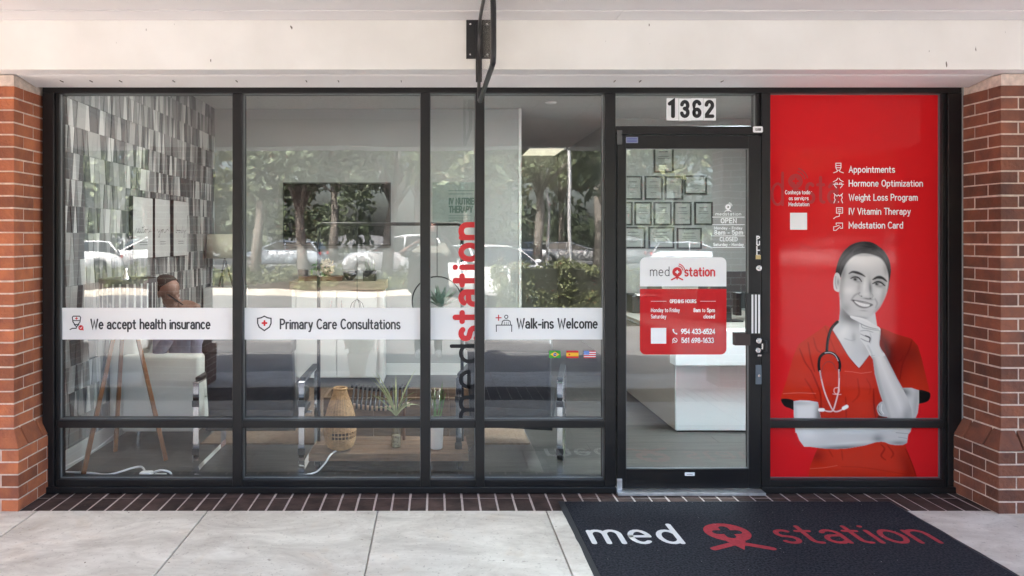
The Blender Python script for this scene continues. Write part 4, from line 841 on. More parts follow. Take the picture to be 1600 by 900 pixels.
me.update(calc_edges=True); at_ = me.color_attributes.new('print', 'FLOAT_COLOR', 'POINT'); at_.data.foreach_set('color', np.concatenate([IMG.reshape(-1, 3), np.ones((ny*nx, 1))], 1).astype(np.float32).ravel())
m, n, p = new_mat('nurse_ink'); ca = n.nodes.new('ShaderNodeAttribute'); ca.attribute_name = 'print'; n.links.new(ca.outputs['Color'], p.inputs['Base Color']); p.inputs['Roughness'].default_value = .06; p.inputs['Specular IOR Level'].default_value = .14
me.materials.append(m); o = bpy.data.objects.new('nurse_print', me); col.objects.link(o); o.parent = ps
# ================================================================== INTERIOR
M['wall'] = mat('grey_interior_wall', (.31, .315, .305), .7, vary=.03, scale=2)
M['wallwhite'] = mat('white_interior_paint', (.56, .56, .54), .6)
M['tile'] = mat('ceiling_tile', (.50, .49, .47), .9, vary=.05, scale=30, objvary=.03)
M['plank'] = mat('grey_laminate', (.052, .048, .044), .45, vary=.4, scale=5, stretch=(.8, 9, 1), objvary=.14, bump=.05)
IN = thing('interior_room', None, None); tag(IN, kind=S)
ZC = 3.0; XW = -2.475
def wall(x0, x1, y0, y1, z0=0, z1=ZC+.3, m='wall', nm='interior_wall'): return box(nm, M[m], x0, x1, y0, y1, z0, z1, IN)
wall(XW-.12, XW, .112, 8.8); wall(XW, .974, 3.8, 3.92); wall(.974-.12, .974-.001, 3.921, 8.8); wall(.975, 4.0, 8.6, 8.8); wall(2.2, 3.90, 4.5, 4.62); wall(2.2, 2.32, 4.621, 8.59); wall(3.90, 4.02, .112, 8.6)
box('wall_corner_trim', M['wallwhite'], .955, .985, 3.785, 3.80, 0, ZC, IN)
wall(XW-.12, 4.02, .0, .112, ZS+.21, ZC+.3); wall(XR+.001, 4.02, .0, .112, 0, ZS+.2)
box('screed', M['joint'], XW-.1, 3.4, .101, 8.7, -.1, -.012, IN)
# laminate planks, joined lengthways, one object each near the window
pm_ = {}
y = .115; r = 0
while y < 5.4:
    x = XW-.3-random.uniform(0, .9)
    while x < 3.9:
        a, c = max(x, XW), min(x+1.38, 3.9)
        if c-a > .05:
            L_ = round(c-a, 2)
            if L_ not in pm_: q = MB(); q.box(-L_/2, L_/2, -.0955, .0955, -.012, 0); pm_[L_] = q.mesh('floor_plank', M['plank'])
            o = bpy.data.objects.new('floor_plank', pm_[L_]); col.objects.link(o); o.parent = IN; o.location = ((a+c)/2, y+.097, random.uniform(-.0004, .0004))
        x += 1.3815
    y += .1925
q = MB(); q.box(.9, 3.9, y, 8.6, -.012, -.001); q.build('far_floor', M['plank'], IN)
# baseboards
box('baseboard', M['wallwhite'], XW+.001, XW+.014, .115, 3.78, 0, .13, IN); box('baseboard', M['wallwhite'], XW+.016, .95, 3.785, 3.799, 0, .13, IN)
# suspended ceiling
tm = MB(); tm.box(-.299, .299, -.5985, .5985, 0, .015); tmm = tm.mesh('ceiling_tile', M['tile'])
lights = {(2, 10), }
for i in range(11):
    for j in range(8):
        x = XW+.3+i*.6; yy = .72+j*1.2
        if yy-.6 > 4.0 and x < .9: continue
        if x > 3.9: continue
        o = bpy.data.objects.new('ceiling_tile', tmm); col.objects.link(o); o.parent = IN; o.location = (x, yy, ZC)
q = MB(); q.box(XW, 3.9, .1, 8.6, ZC+.03, ZC+.06); q.build('ceiling_void', M['rubber'], IN)
lm = mat('added_fill_diffuser', (.9, .88, .8), .5, emit=(1, .97, .9), estr=1.0)  # glow of the added panels above the waiting room
lmr = mat('added_reception_fill', (.9, .9, .9), .5, emit=(.76, .95, 1), estr=13)  # strong cool glow added to brighten the desk front
lmd = mat('dim_diffuser', (.9, .88, .8), .5, emit=(1, .93, .70), estr=.09)
def troffer(x, y, lab, w=.58, l=1.17):
    t = thing('ceiling_light', lab, 'ceiling light', (x, y, ZC-.02), group='recessed office ceiling lights')
    q = MB(); q.box(x-w/2, x+w/2, y-l/2, y+l/2, ZC-.006, ZC+.012); q.build('diffuser', lmd if y > 5 else lmr if (x > 2 and y < 1) else lm, t)
    q = MB()
    for (a, b_, c, d_) in ((x-w/2-.012, x-w/2, y-l/2-.012, y+l/2+.012), (x+w/2, x+w/2+.012, y-l/2-.012, y+l/2+.012), (x-w/2, x+w/2, y-l/2-.012, y-l/2), (x-w/2, x+w/2, y+l/2, y+l/2+.012)): q.box(a, b_, c, d_, ZC-.014, ZC+.012)
    q.build('frame', M['white'], t)
troffer(1.85, 8.05, 'lit ceiling panel far back above the deep room'); 
for x_, w1_ in ((-1.2, 'over the seating area by the accent wall'), (.6, 'over the middle of the waiting room'), (2.4, 'above the reception desk')):
    for y_, w2_ in ((.72, 'nearest the window '), (1.92, 'second from the window ')): troffer(x_, y_, 'added unseen fill panel '+w2_+w1_)  # ceiling lamps added out of view to brighten the room and desk
q = MB(); q.lathe([(.0, ZC-.012), (.055, ZC-.012), (.065, ZC-.002)], FX(861, 7.9), 3.4, 20); tag(q.build('ceiling_speaker', M['white']), 'small round fitting in the ceiling near the room corner', 'ceiling fitting')

# accent wall of wedge shaped strips
gm = [mat('wedge_'+n_, c, .6, vary=.06, scale=10, stretch=(1, 12, .6)) for n_, c in (('charcoal', (.075, .08, .085)), ('mid_grey', (.20, .205, .205)), ('light_grey', (.33, .335, .33)), ('pale', (.52, .52, .51)), ('slate', (.13, .14, .145)))]
wt = thing('accent_wall_cladding', 'left interior wall clad in wedge-shaped strips of many greys', 'wall cladding', (XW, 2, 0))
RH = .182; cells = []
z = .132; row = 0
while z < ZC-.01:
    z1 = min(z+RH, ZC); yy = .12; s_ = (row % 2)*2-1; k = 0
    xs = [.115]
    while xs[-1] < 3.78: xs.append(min(3.782, xs[-1]+random.choice([.03, .04, .05, .06, .07])))
    for k in range(len(xs)-1):
        a, c = xs[k], xs[k+1]; d1 = .010*(1 if (k+row) % 2 else -1); d2 = -d1
        if k == 0: d1 = 0
        if k == len(xs)-2: d2 = 0
        cells.append((a, c, z, z1, d1, d2, random.choices([0, 1, 2, 3, 4], [2, 3, 3, 2, 2])[0], random.uniform(.004, .012)))
    z += RH; row += 1
cells.sort(key=lambda t: t[0])
rest = MB()
for n_, (a, c, z0, z1, d1, d2, mi, th) in enumerate(cells):
    q = MB() if n_ < 298 else rest; e = .0012; X0, X1 = XW+.0005, XW+th
    q.add([(X0, a-d1+e, z0+e), (X1, a-d1+e, z0+e), (X1, c-d2-e, z0+e), (X0, c-d2-e, z0+e), (X0, a+d1+e, z1-e), (X1, a+d1+e, z1-e), (X1, c+d2-e, z1-e), (X0, c+d2-e, z1-e)],
          [(3,2,1,0),(4,5,6,7),(0,1,5,4),(1,2,6,5),(2,3,7,6),(3,0,4,7)], mi if q is rest else 0)
    if q is not rest: q.build('wedge_panel', gm[mi], wt)
rest.build('wedge_panels', gm, wt, kind='stuff')

# three script canvases on the accent wall
M['canvas'] = mat('grey_white_canvas', (.50, .50, .49), .8, vary=.04, scale=6); M['canvasedge'] = mat('dark_canvas_edge', (.03, .03, .035), .7)
cur = {'restore': [[(0, .1), (.3, .55), (.45, .4), (.5, .05), (.8, .2), (1.1, .45), (.9, .55), (.85, .1), (1.3, .1), (1.6, .5), (1.55, .1), (1.9, .1), (2.2, 1.1), (2.15, .1), (2.5, .15), (2.8, .5), (3.1, .3), (2.8, .05), (2.7, .35), (3.4, .45), (3.6, .5), (3.65, .05), (4.0, .2), (4.3, .5), (4.1, .1), (4.6, .25)], [(1.9, .7), (2.6, .85)]],
       'your': [[(0, .3), (.2, .5), (.35, .1), (.7, .2), (.9, .5), (.8, -.5), (.4, -.6), (.9, 0), (1.4, .45), (1.7, .3), (1.4, .05), (1.3, .35), (1.9, .45), (2.0, .1), (2.4, .1), (2.5, .5), (2.5, .1), (2.9, .5), (3.2, .45), (3.4, .35)]],
       'body': [[(0, 0), (.3, 1.2), (.4, 1.0), (.2, .1), (.6, .1), (.7, .45), (.4, .4), (1.1, .35), (1.5, .45), (1.6, .1), (1.2, .1), (1.3, .4), (1.9, .3), (2.2, .45), (2.0, .05), (2.4, .2), (2.8, 1.3), (2.6, .1), (3.0, .4), (3.2, .1), (3.6, .4), (3.4, -.6), (3.0, -.6), (3.5, .1), (4.1, .5)]]}
for (p0, p1, y0, y1, wd, lab) in ((199.5, 231, 308, 404, 'restore', 'nearest of three grey script canvases on the accent wall'), (234.5, 258, 311, 402, 'your', 'middle of three grey script canvases on the accent wall'), (264, 286, 314, 400, 'body', 'farthest of three grey script canvases on the accent wall')):
    ya, yb = XW*F/(p0-CX)-D, XW*F/(p1-CX)-D; dm = (ya+yb)/2+D; zb_, zt_ = FZ(y1, dm), FZ(y0, dm)
    t = thing('script_canvas', lab, 'wall art', (XW+.02, (ya+yb)/2, zb_), group='three script canvases')
    q = MB(); q.box(XW+.013, XW+.042, ya, yb, zb_, zt_); cv = q.build('canvas_edge', M['canvasedge'], t)
    q = MB(); q.box(XW+.0425, XW+.044, ya+.004, yb-.004, zb_+.004, zt_-.004); q.build('canvas_face', M['canvas'], t)
    f = Flat(lambda u, v, l: (XW+.046+l, ya+.04+u*(yb-ya-.08), zb_+(zt_-zb_)*.42+v)); mxx = max(p_[0] for p_ in cur[wd][0])
    for q_ in cur[wd]:
        sp_ = [(p_[0]/mxx, p_[1]*.06) for p_ in q_]; f.stroke([tuple(x_) for x_ in spline(sp_, False, 4)], .0055)
    for k in range(2): f.stroke([(.25, -.08-k*.02), (.75, -.08-k*.02)], .004)
    f.build('script', M['vdark'], t)

# television and poster on the back wall
dB = 8.29
tv = thing('wall_television', 'large black flat television on the grey back wall', 'television', P(527, 384, dB))
box('bezel', M['black'], FX(443.5, dB), FX(611, dB), dB-D-.05, dB-D, FZ(384, dB), FZ(285.5, dB), tv, bevel=.003)
box('screen', mat('tv_screen', (.004, .004, .005), .08), FX(445.5, dB), FX(609, dB), dB-D-.052, dB-D-.0505, FZ(381.5, dB), FZ(287.5, dB), tv)
pp = thing('therapy_poster', 'pale green poster with therapy heading on the back wall', 'poster', P(714, 348, dB))
box('sheet', mat('sage_green_poster', (.19, .225, .205), .6, vary=.12, scale=2), FX(676, dB), FX(756, dB), dB-D-.004, dB-D, FZ(350, dB), FZ(285, dB), pp)
f = Flat(plane_at(dB-.006)); f.text('IV NUTRIENT', 701, 752, 319, -9, .26, track=.1); f.text('THERAPY', 701, 739, 331.5, -9, .26, track=.1)
for k in range(5): f.stroke([(701, 337+k*2.4), (735-(k % 3)*4, 337+k*2.4)], .6)
f.stroke([(701, 298), (745, 298)], .8); f.stroke([(701, 303), (738, 303)], .8); f.build('lettering', mat('dark_green_ink', (.05, .09, .07), .6), pp)
q = MB(); q.tube([P(690, 345, dB-.03), P(692, 315, dB-.03), P(688, 296, dB-.03)], [.03, .05, .035], 10); q.build('printed_figure', mat('poster_ochre', (.28, .2, .09), .7), pp) if False else None

# certificate frames above reception
dC = 8.995; cp = mat('certificate_paper', (.30, .31, .29), .7); cf = mat('black_frame', (.012, .012, .013), .4)
certs = [(1021, 1052, 226, 270), (974, 1003, 275, 312), (1007, 1035, 275, 312), (1038.5, 1067, 275.5, 312), (1069, 1104, 274, 304),
         (962, 988, 315.5, 352), (991, 1018, 315.5, 352), (1021, 1049, 315.5, 352), (1052, 1080, 315.5, 352), (1084.5, 1113, 315.5, 351.5), (970, 1008, 354.5, 388), (1013, 1053, 354.5, 388), (1057, 1096, 356, 389)]
where = ['highest certificate alone at the top of the wall', 'leftmost certificate of the second row', 'second certificate of the second row', 'third certificate of the second row', 'wide landscape certificate ending the second row', 'leftmost certificate of the third row', 'second certificate of the third row', 'middle certificate of the third row', 'fourth certificate of the third row', 'rightmost certificate of the third row', 'left landscape certificate of the bottom row', 'middle landscape certificate of the bottom row', 'right landscape certificate of the bottom row']
for (a, c, t_, b_), lb in zip(certs, where):
    t = thing('certificate_frame', 'black framed '+lb+' behind reception', 'framed certificate', P((a+c)/2, b_, dC), group='framed certificates behind reception')
    X0, X1, Za, Zb = FX(a, dC), FX(c, dC), FZ(b_, dC), FZ(t_, dC); q = MB(); w_ = .019; Y0, Y1 = dC-D-.018, dC-D
    q.box(X0, X1, Y0, Y1, Za, Za+w_); q.box(X0, X1, Y0, Y1, Zb-w_, Zb); q.box(X0, X0+w_, Y0, Y1, Za+w_, Zb-w_); q.box(X1-w_, X1, Y0, Y1, Za+w_, Zb-w_); q.build('frame', cf, t)
    box('paper', cp, X0+w_, X1-w_, Y1-.006, Y1-.002, Za+w_, Zb-w_, t)
    f = Flat(lambda u, v, l: (X0+(X1-X0)*u, Y1-.0075-l, Za+(Zb-Za)*v)); f.stroke([(.3, .75), (.7, .75)], .035); f.stroke([(.25, .58), (.75, .58)], .02); f.stroke([(.22, .5), (.78, .5)], .02); f.stroke([(.35, .3), (.65, .3)], .02)
    f.build('print', mat('grey_print', (.12, .12, .12), .7) if 'grey_print' not in bpy.data.materials else bpy.data.materials['grey_print'], t)

# reception desk
M['desk'] = mat('white_laminate', (.74, .84, .86), .3); M['taupe'] = mat('taupe_laminate', (.30, .28, .25), .45)
dk_ = thing('reception_desk', 'white stepped reception desk with taupe side behind the glass door', 'reception desk', (2.4, 1.4, 0))
dx = 1.93; yf = 5.88-D
box('front_panel', M['desk'], dx+.004, 3.26, yf, yf+.03, 0.012, .535, dk_, bevel=.003)
box('counter_apron', M['desk'], dx-.03, 3.28, yf-.09, yf+.05, .545, .82, dk_, bevel=.004)
box('side_panel', M['taupe'], dx, dx+.03, yf+.031, 4.0, .012, .72, dk_, bevel=.003)
box('plinth', M['black'], dx+.02, 3.24, yf+.012, yf+.05, 0, .0115, dk_)
box('work_top', M['taupe'], dx-.01, 3.28, yf+.051, 3.95, .745, .775, dk_, bevel=.003)
box('back_counter', M['taupe'], 2.6, 3.28, 3.9, 4.45, 0, 1.02, dk_, bevel=.004)
mn = thing('computer_monitor', 'black monitor seen from behind on the reception desk', 'monitor', (2.75, 2.3, .776))
box('panel', M['black'], 2.44, 3.0, 2.28, 2.31, .9, 1.24, mn, bevel=.006); box('neck', M['black'], 2.68, 2.76, 2.32, 2.35, .79, 1.0, mn); box('foot', M['black'], 2.6, 2.84, 2.25, 2.42, .776, .788, mn)
lp = thing('desk_printer', 'black office machine behind the hours sign', 'printer', (2.15, 3.2, .776)); box('body', M['black'], 2.02, 2.32, 3.0, 3.35, .776, .96, lp, bevel=.015); box('tray', M['white'], 2.06, 2.28, 2.95, 3.05, .96, .975, lp)

# ---- pedestal console below the television
M['oak'] = mat('light_oak', (.33, .28, .21), .55, vary=.15, scale=6, stretch=(1, 6, 6))
cs = thing('console_cabinet', 'low light-wood console with white doors under the television', 'cabinet', (FX(527, 7.85), 3.4, 0))
c0, c1 = FX(452, 7.8), FX(602, 7.8); zt_ = FZ(440, 7.8)
box('top', M['oak'], c0, c1, 3.30, 3.74, zt_-.09, zt_, cs, bevel=.004); box('side', M['wallwhite'], c0+.02, c0+.06, 3.33, 3.72, 0, zt_-.091, cs); box('side', M['wallwhite'], c1-.06, c1-.02, 3.33, 3.72, 0, zt_-.091, cs)
for k in range(2):
    a = c0+.07+k*.43; d_ = box('door', M['wallwhite'], a, a+.42, 3.335, 3.355, .06, zt_-.1, cs, bevel=.003); q = MB(); q.tube([(a+(.37 if k == 0 else .05), 3.31, zt_-.2), (a+(.37 if k == 0 else .05), 3.31, zt_-.3)], .006); q.build('handle', M['satin'], d_)
box('carcass', M['wallwhite'], c0+.061, c1-.061, 3.36, 3.72, .05, zt_-.095, cs)
def leafball(q, c, r, n, s, mi=0, flat=1):
    for _ in range(n):
        d_ = Vector((random.gauss(0, 1), random.gauss(0, 1), random.gauss(0, 1)*flat)).normalized()*r*random.uniform(.4, 1); p = Vector(c)+d_
        a = Vector((random.gauss(0, 1), random.gauss(0, 1), random.gauss(0, 1))).normalized(); b_ = a.orthogonal().normalized(); w_ = s*random.uniform(.6, 1.3)
        q.add([p-a*w_, p+b_*w_*.45, p+a*w_, p-b_*w_*.45], [(0, 1, 2, 3)], mi)
M['leaf_in'] = mat('house_plant_leaf', (.10, .19, .07), .5, vary=.3, scale=20); M['petal'] = mat('cream_petal', (.62, .52, .38), .6); M['browncer'] = mat('brown_tray', (.12, .055, .035), .5)
ty = thing('flower_tray', 'dark tray with cream flowers at the left of the console', 'tray', P(500, 440, 7.85)); zt2 = zt_
box('tray', M['browncer'], c0+.08, c0+.55, 3.38, 3.62, zt2, zt2+.05, ty, bevel=.006)
q = MB(); leafball(q, (c0+.36, 3.5, zt2+.14), .10, 120, .03); q.build('flowers', M['petal'], ty); q = MB(); leafball(q, (c0+.30, 3.5, zt2+.10), .11, 90, .035); q.build('foliage', M['leaf_in'], ty)
q = MB(); q.lathe([(.05, zt2), (.055, zt2+.12), (.0, zt2+.12)], c0+.12, 3.45); tag(q.build('dark_vessel', M['black'], smooth=True), 'black cup at the left end of the console', 'cup')
q = MB(); q.lathe([(.03, zt2), (.07, zt2+.05), (.08, zt2+.1), (.07, zt2+.1), (.02, zt2+.03)], c0+.62, 3.5); tag(q.build('dark_bowl', M['black'], smooth=True), 'black bowl in the middle of the console', 'bowl')
bx_ = thing('dark_box', 'dark box with small bottles at the right of the console', 'box', (c1-.17, 3.5, zt2)); box('box', M['black'], c1-.25, c1-.11, 3.42, 3.56, zt2, zt2+.11, bx_, bevel=.004)
for k in range(3): q = MB(); q.lathe([(.014, zt2+.11), (.014, zt2+.19), (.006, zt2+.21), (.006, zt2+.24)], c1-.22+k*.04, 3.49, 10); q.build('bottle', M['bottle'], bx_, smooth=True)

# side cabinet and lamp in the back left corner
sc_ = thing('corner_cabinet', 'small white cabinet in the back left corner', 'cabinet', (-2.1, 3.4, 0)); box('body', M['wallwhite'], XW+.03, FX(371, 7.8), 3.3, 3.74, 0, FZ(450, 7.8), sc_, bevel=.005); box('drawer', M['wallwhite'], XW+.06, FX(368, 7.8), 3.285, 3.299, .5, .8, sc_, bevel=.004)
tl = thing('table_lamp', 'table lamp with beige drum shade on black tripod legs', 'lamp', P(348, 450, 7.9)); zc = FZ(450, 7.8); lx = FX(350, 7.95)
q = MB(); q.lathe([(.155, FZ(403, 7.95)), (.15, FZ(366, 7.95)), (.145, FZ(366, 7.95)), (.15, FZ(403, 7.95))], lx-.03, 3.45, 28); q.build('shade', mat('beige_linen', (.50, .46, .38), .8), tl, smooth=True)
for k in range(3):
    a = k*2.1+.5; q = MB(); q.tube([(lx+.01, 3.45, FZ(404, 7.95)), (lx+.01+.09*math.cos(a), 3.45+.09*math.sin(a), zc+.002)], .011, 6); q.build('leg', M['black'], tl)

# ---- tripod floor lamp with striped drum shade
fl_ = thing('tripod_floor_lamp', 'floor lamp with three wooden legs and dark slatted drum shade', 'floor lamp', (FX(190, 5.1), .6, 0))
M['walnut'] = mat('walnut_wood', (.17, .068, .024), .4, vary=.25, scale=12, stretch=(6, 6, 1))
hub = P(196, 444, 5.07); feet = [P(130, 742, 4.81), P(259, 720, 5.12), P(180, 706, 5.34)]
for ft in feet:
    q = MB(); ft.z = .0; dd = (ft-hub); top = hub+dd*.02+Vector((0, 0, .0)); q.tube([top, ft+Vector((0, 0, .008))], [.019, .023], 4, flat=(1.25, .8)); q.build('leg', M['walnut'], fl_, bevel=.002)
q = MB(); q.lathe([(.022, hub.z-.05), (.03, hub.z-.02), (.03, hub.z+.05), (.016, hub.z+.07), (.016, hub.z+.11), (0, hub.z+.11)], hub.x, hub.y, 14); q.build('hub', M['satin'], fl_, smooth=True)
sx, sy, sr = hub.x-.03, hub.y+.12, .19; sz0, sz1 = hub.z-.30, hub.z+.035
q = MB(); q.lathe([(sr, sz0), (sr, sz1), (sr-.004, sz1), (sr-.004, sz0)], sx, sy, 40); sh = q.build('shade', mat('charcoal_shade', (.06, .06, .065), .8), fl_, smooth=True)
for k in range(26):
    a = 2*math.pi*k/26; q = MB(); r_ = sr+.003; q.add([(sx+r_*math.cos(a-.035), sy+r_*math.sin(a-.035), sz0+.02), (sx+r_*math.cos(a+.035), sy+r_*math.sin(a+.035), sz0+.02), (sx+r_*math.cos(a+.035), sy+r_*math.sin(a+.035), sz1-.03), (sx+r_*math.cos(a-.035), sy+r_*math.sin(a-.035), sz1-.03)], [(0, 1, 2, 3)]); q.build('slat', M['wallwhite'], sh)

# ---- white sofa along the accent wall
M['sofa'] = mat('white_leather', (.66, .66, .62), .45, vary=.04, scale=5, bump=.1, bscale=60)
sf = thing('white_sofa', 'white leather sofa against the accent wall, a man seated on it', 'sofa', (-2.05, 1.6, 0))
def soft(nm, x0, x1, y0, y1, z0, z1, par, bv=.04, m='sofa'):
    q = MB(); q.box(x0, x1, y0, y1, z0, z1); o = q.build(nm, M[m], par, smooth=True); b_ = o.modifiers.new('bevel', 'BEVEL'); b_.width = bv; b_.segments = 4; return o
soft('armrest', FX(188, 5.42), FX(311, 5.42), .92, 1.08, .12, FZ(556, 5.42), sf, .03); soft('base', -2.38, -1.75, 1.082, 2.70, .12, .33, sf, .02); soft('seat_cushion', -2.25, -1.72, 1.09, 1.88, .332, .46, sf); soft('seat_cushion', -2.25, -1.72, 1.885, 2.69, .332, .46, sf); soft('backrest', XW+.04, -2.2, .99, 2.78, .13, .84, sf, .05); soft('armrest', -2.3, -1.72, 2.705, 2.86, .12, .69, sf, .03)
for x in (-2.2, -1.78):
    for y in (.98, 2.78): q = MB(); q.tube([(x, y, .12), (x, y, 0)], [.02, .014], 10); q.build('leg', M['satin'], sf)

# ---- dark armchairs with flat chrome frames, seen from behind
M['dark'] = mat('charcoal_leather', (.020, .0205, .022), .42, vary=.2, scale=8, bump=.15, bscale=40)
def armchair(label, X, Y, rz, w=.70):
    t = thing('armchair', label, 'armchair', (X, Y, 0), rz, 'charcoal armchairs with chrome frames by the window')
    def bb(nm, poly, x0, x1, m, bv=.02, par=t):
        q = MB(); q.prism(poly, 'x', x0, x1); o = q.build(nm, m, par, world=False, smooth=True); b_ = o.modifiers.new('bevel', 'BEVEL'); b_.width = bv; b_.segments = 4; b_.limit_method = 'ANGLE'; return o
    hw = w/2
    # y=0 is the rear (towards the street), +y forward
    bb('backrest', [(.06, .36), (.16, .36), (.10, .83), (.07, .87), (.0, .87), (-.035, .83)], -hw+.06, hw-.06, M['dark'], .025)
    bb('headroll', [(.10, .79), (.12, .86), (.08, .895), (.0, .89), (-.045, .86), (-.045, .79)], -hw+.05, hw-.05, M['dark'], .02)
    bb('seat_cushion', [(.05, .30), (.68, .33), (.70, .44), (.17, .43), (.05, .42)], -hw+.06, hw-.06, M['dark'], .03)
    bb('seat_base', [(.05, .262), (.66, .292), (.66, .325), (.05, .298)], -hw+.05, hw-.05, M['black'], .004)
    for s_ in (-1, 1):
        q = MB(); x = s_*hw; a, b_ = (x-.020, x+.020); th = .012
        q.box(a, b_, 0, th, 0, .60); q.box(a, b_, th+.0001, .64, .588, .60); q.box(a, b_, .64, .652, 0, .60); q.box(a, b_, th+.0001, .6399, 0, .012)
        q.build('side_frame', M['chrome'], t, world=False, bevel=.003)
        q = MB(); q.box(x-.02, x+.02, .05, .58, .601, .622); q.build('arm_pad', M['dark'], t, world=False, bevel=.006)
        q = MB(); q.box(x-.024, x+.024, -.004, -.0005, .435, .475); q.box(x-.024, x+.024, -.004, -.0005, .115, .16); q.build('clamp_plate', M['black'], t, world=False)
    q = MB(); q.box(-hw+.021, hw-.021, .10, .13, .30, .312); q.box(-hw+.021, hw-.021, .52, .55, .27, .282); q.build('cross_bar', M['chrome'], t, world=False)
    return t
armchair('charcoal armchair with chrome frame behind the leftmost two windows', (-1.58-.876)/2, .375, R(0), .70)
armchair('charcoal armchair turned slightly, right of the plant stand', .50, .44, R(-12), .68)

# ---- jute rug
q = MB(); q.box(-1.75, .72, 1.02, 3.05, .002, .012); tag(q.build('jute_rug', mat('jute', (.15, .10, .065), .95, vary=.25, scale=40, bump=.6, bscale=90)), 'tan woven rug on the floor behind the armchairs', 'rug')

# ---- plant stand trolley: low plank table on casters with an upright black frame
M['oldwood'] = mat('weathered_plank', (.16, .095, .055), .6, vary=.35, scale=7, stretch=(1, 7, 7), bump=.3, bscale=30, objvary=.15)
tr = thing('plank_trolley', 'low weathered plank trolley on casters with tall black hanging frame', 'plant stand', (-.3, .62, 0))
tx0, tx1 = FX(481, 4.9), FX(733, 4.9)
for k in range(4): box('plank', M['oldwood'], tx0+random.uniform(0, .006), tx1-random.uniform(0, .006), .40+k*.108, .40+k*.108+.104, .055+.012, .118, tr, bevel=.003)
for x in (tx0+.06, tx1-.06):
    for y in (.44, .76):
        q = MB(); q.tube([(x-.014, y, .03), (x+.014, y, .03)], .03, 16); cst = q.build('caster_wheel', M['rubber'], tr, smooth=False)
        q = MB(); q.box(x-.02, x+.02, y-.02, y+.02, .059, .0665); q.box(x-.022, x-.017, y-.015, y+.015, .02, .06); q.box(x+.017, x+.022, y-.015, y+.015, .02, .06); q.build('caster_fork', M['satin'], cst)
dF = 5.2; fz = FZ(350, dF)
q = MB(); xa, xb = FX(498, dF), FX(722, dF)
q.tube([(xa, dF-D, .119), (xa, dF-D, fz-.03), (xa+.012, dF-D, fz-.008), (xa+.03, dF-D, fz), (xb-.03, dF-D, fz), (xb-.012, dF-D, fz-.008), (xb, dF-D, fz-.03), (xb, dF-D, .119)], .0125, 10); q.build('upright_frame', M['black'], tr, smooth=True)
rg = thing('ring_planter', 'black hanging ring holding a white pot of succulents', 'hanging planter', P(683, 432, dF)); rc = P(683, 471, dF-.0)
q = MB(); q.tube([(rc.x, rc.y, fz-.013), (rc.x, rc.y, rc.z+.176)], .003, 6); q.build('rod', M['black'], rg)
q = MB(); q.tube([(rc.x+.176*math.cos(t), rc.y, rc.z+.176*math.sin(t)) for t in np.linspace(0, 2*math.pi, 41)[:-1]], .005, 8, closed=True); q.build('ring', M['black'], rg, smooth=True)
q = MB(); q.lathe([(.045, rc.z-.172), (.07, rc.z-.05), (.066, rc.z-.05), (.04, rc.z-.16)], rc.x+.01, rc.y, 20); q.build('pot', M['white'], rg, smooth=True)
q = MB()
for k in range(46):
    a = random.uniform(0, 6.28); e = random.uniform(.2, 1.4); L_ = random.uniform(.10, .19); d_ = Vector((math.cos(a)*math.cos(e), math.sin(a)*math.cos(e), math.sin(e))); p0 = Vector((rc.x+.02, rc.y, rc.z-.04)); sd__ = d_.cross(Vector((0, 0, 1))).normalized()*.020
    q.add([p0, p0+d_*L_*.55+sd__, p0+d_*L_, p0+d_*L_*.55-sd__], [(0, 1, 2, 3)])
q.build('succulent', mat('grey_green_leaf', (.24, .33, .27), .5, vary=.3, scale=30), rg)
wl = thing('wire_pendant', 'thin black wire teardrop hanging left of the ring planter', 'hanging ornament', P(558, 470, dF)); wc = P(558, 500, dF)
q = MB(); q.tube([(wc.x, wc.y, fz-.013), (wc.x, wc.y, wc.z+.15)], .002, 5); q.build('cord', M['black'], wl)
q = MB()
for k in range(3):
    a = k*math.pi/3; q.tube([(wc.x+math.cos(a)*r_*.065, wc.y+math.sin(a)*r_*.065, wc.z+z_) for r_, z_ in ((0, .15), (.55, .12), (.9, .06), (1, -.03), (.85, -.10), (0, -.13), (-.85, -.10), (-1, -.03), (-.9, .06), (-.55, .12), (0, .15))], .0022, 5)
q.build('wire_cage', M['black'], wl)
# wooden crate with cord-wrapped rail behind the trolley
cr = thing('wooden_crate', 'brown plank crate standing behind the trolley', 'crate', (-.1, 1.0, .012))
ca_, cb_ = FX(505, 5.5), FX(742, 5.5)
n_ = 6
for k in range(n_):
    a = ca_+k*(cb_-ca_)/n_; box('board', M['oldwood'], a+.003, a+(cb_-ca_)/n_-.003, .99, 1.01, .014, .36+random.uniform(-.004, .004), cr, bevel=.002)
box('back_board', M['oldwood'], ca_, cb_, 1.30, 1.32, .014, .36, cr); box('end_board', M['oldwood'], ca_, ca_+.02, 1.011, 1.299, .014, .36, cr); box('end_board', M['oldwood'], cb_-.02, cb_, 1.011, 1.299, .014, .36, cr)
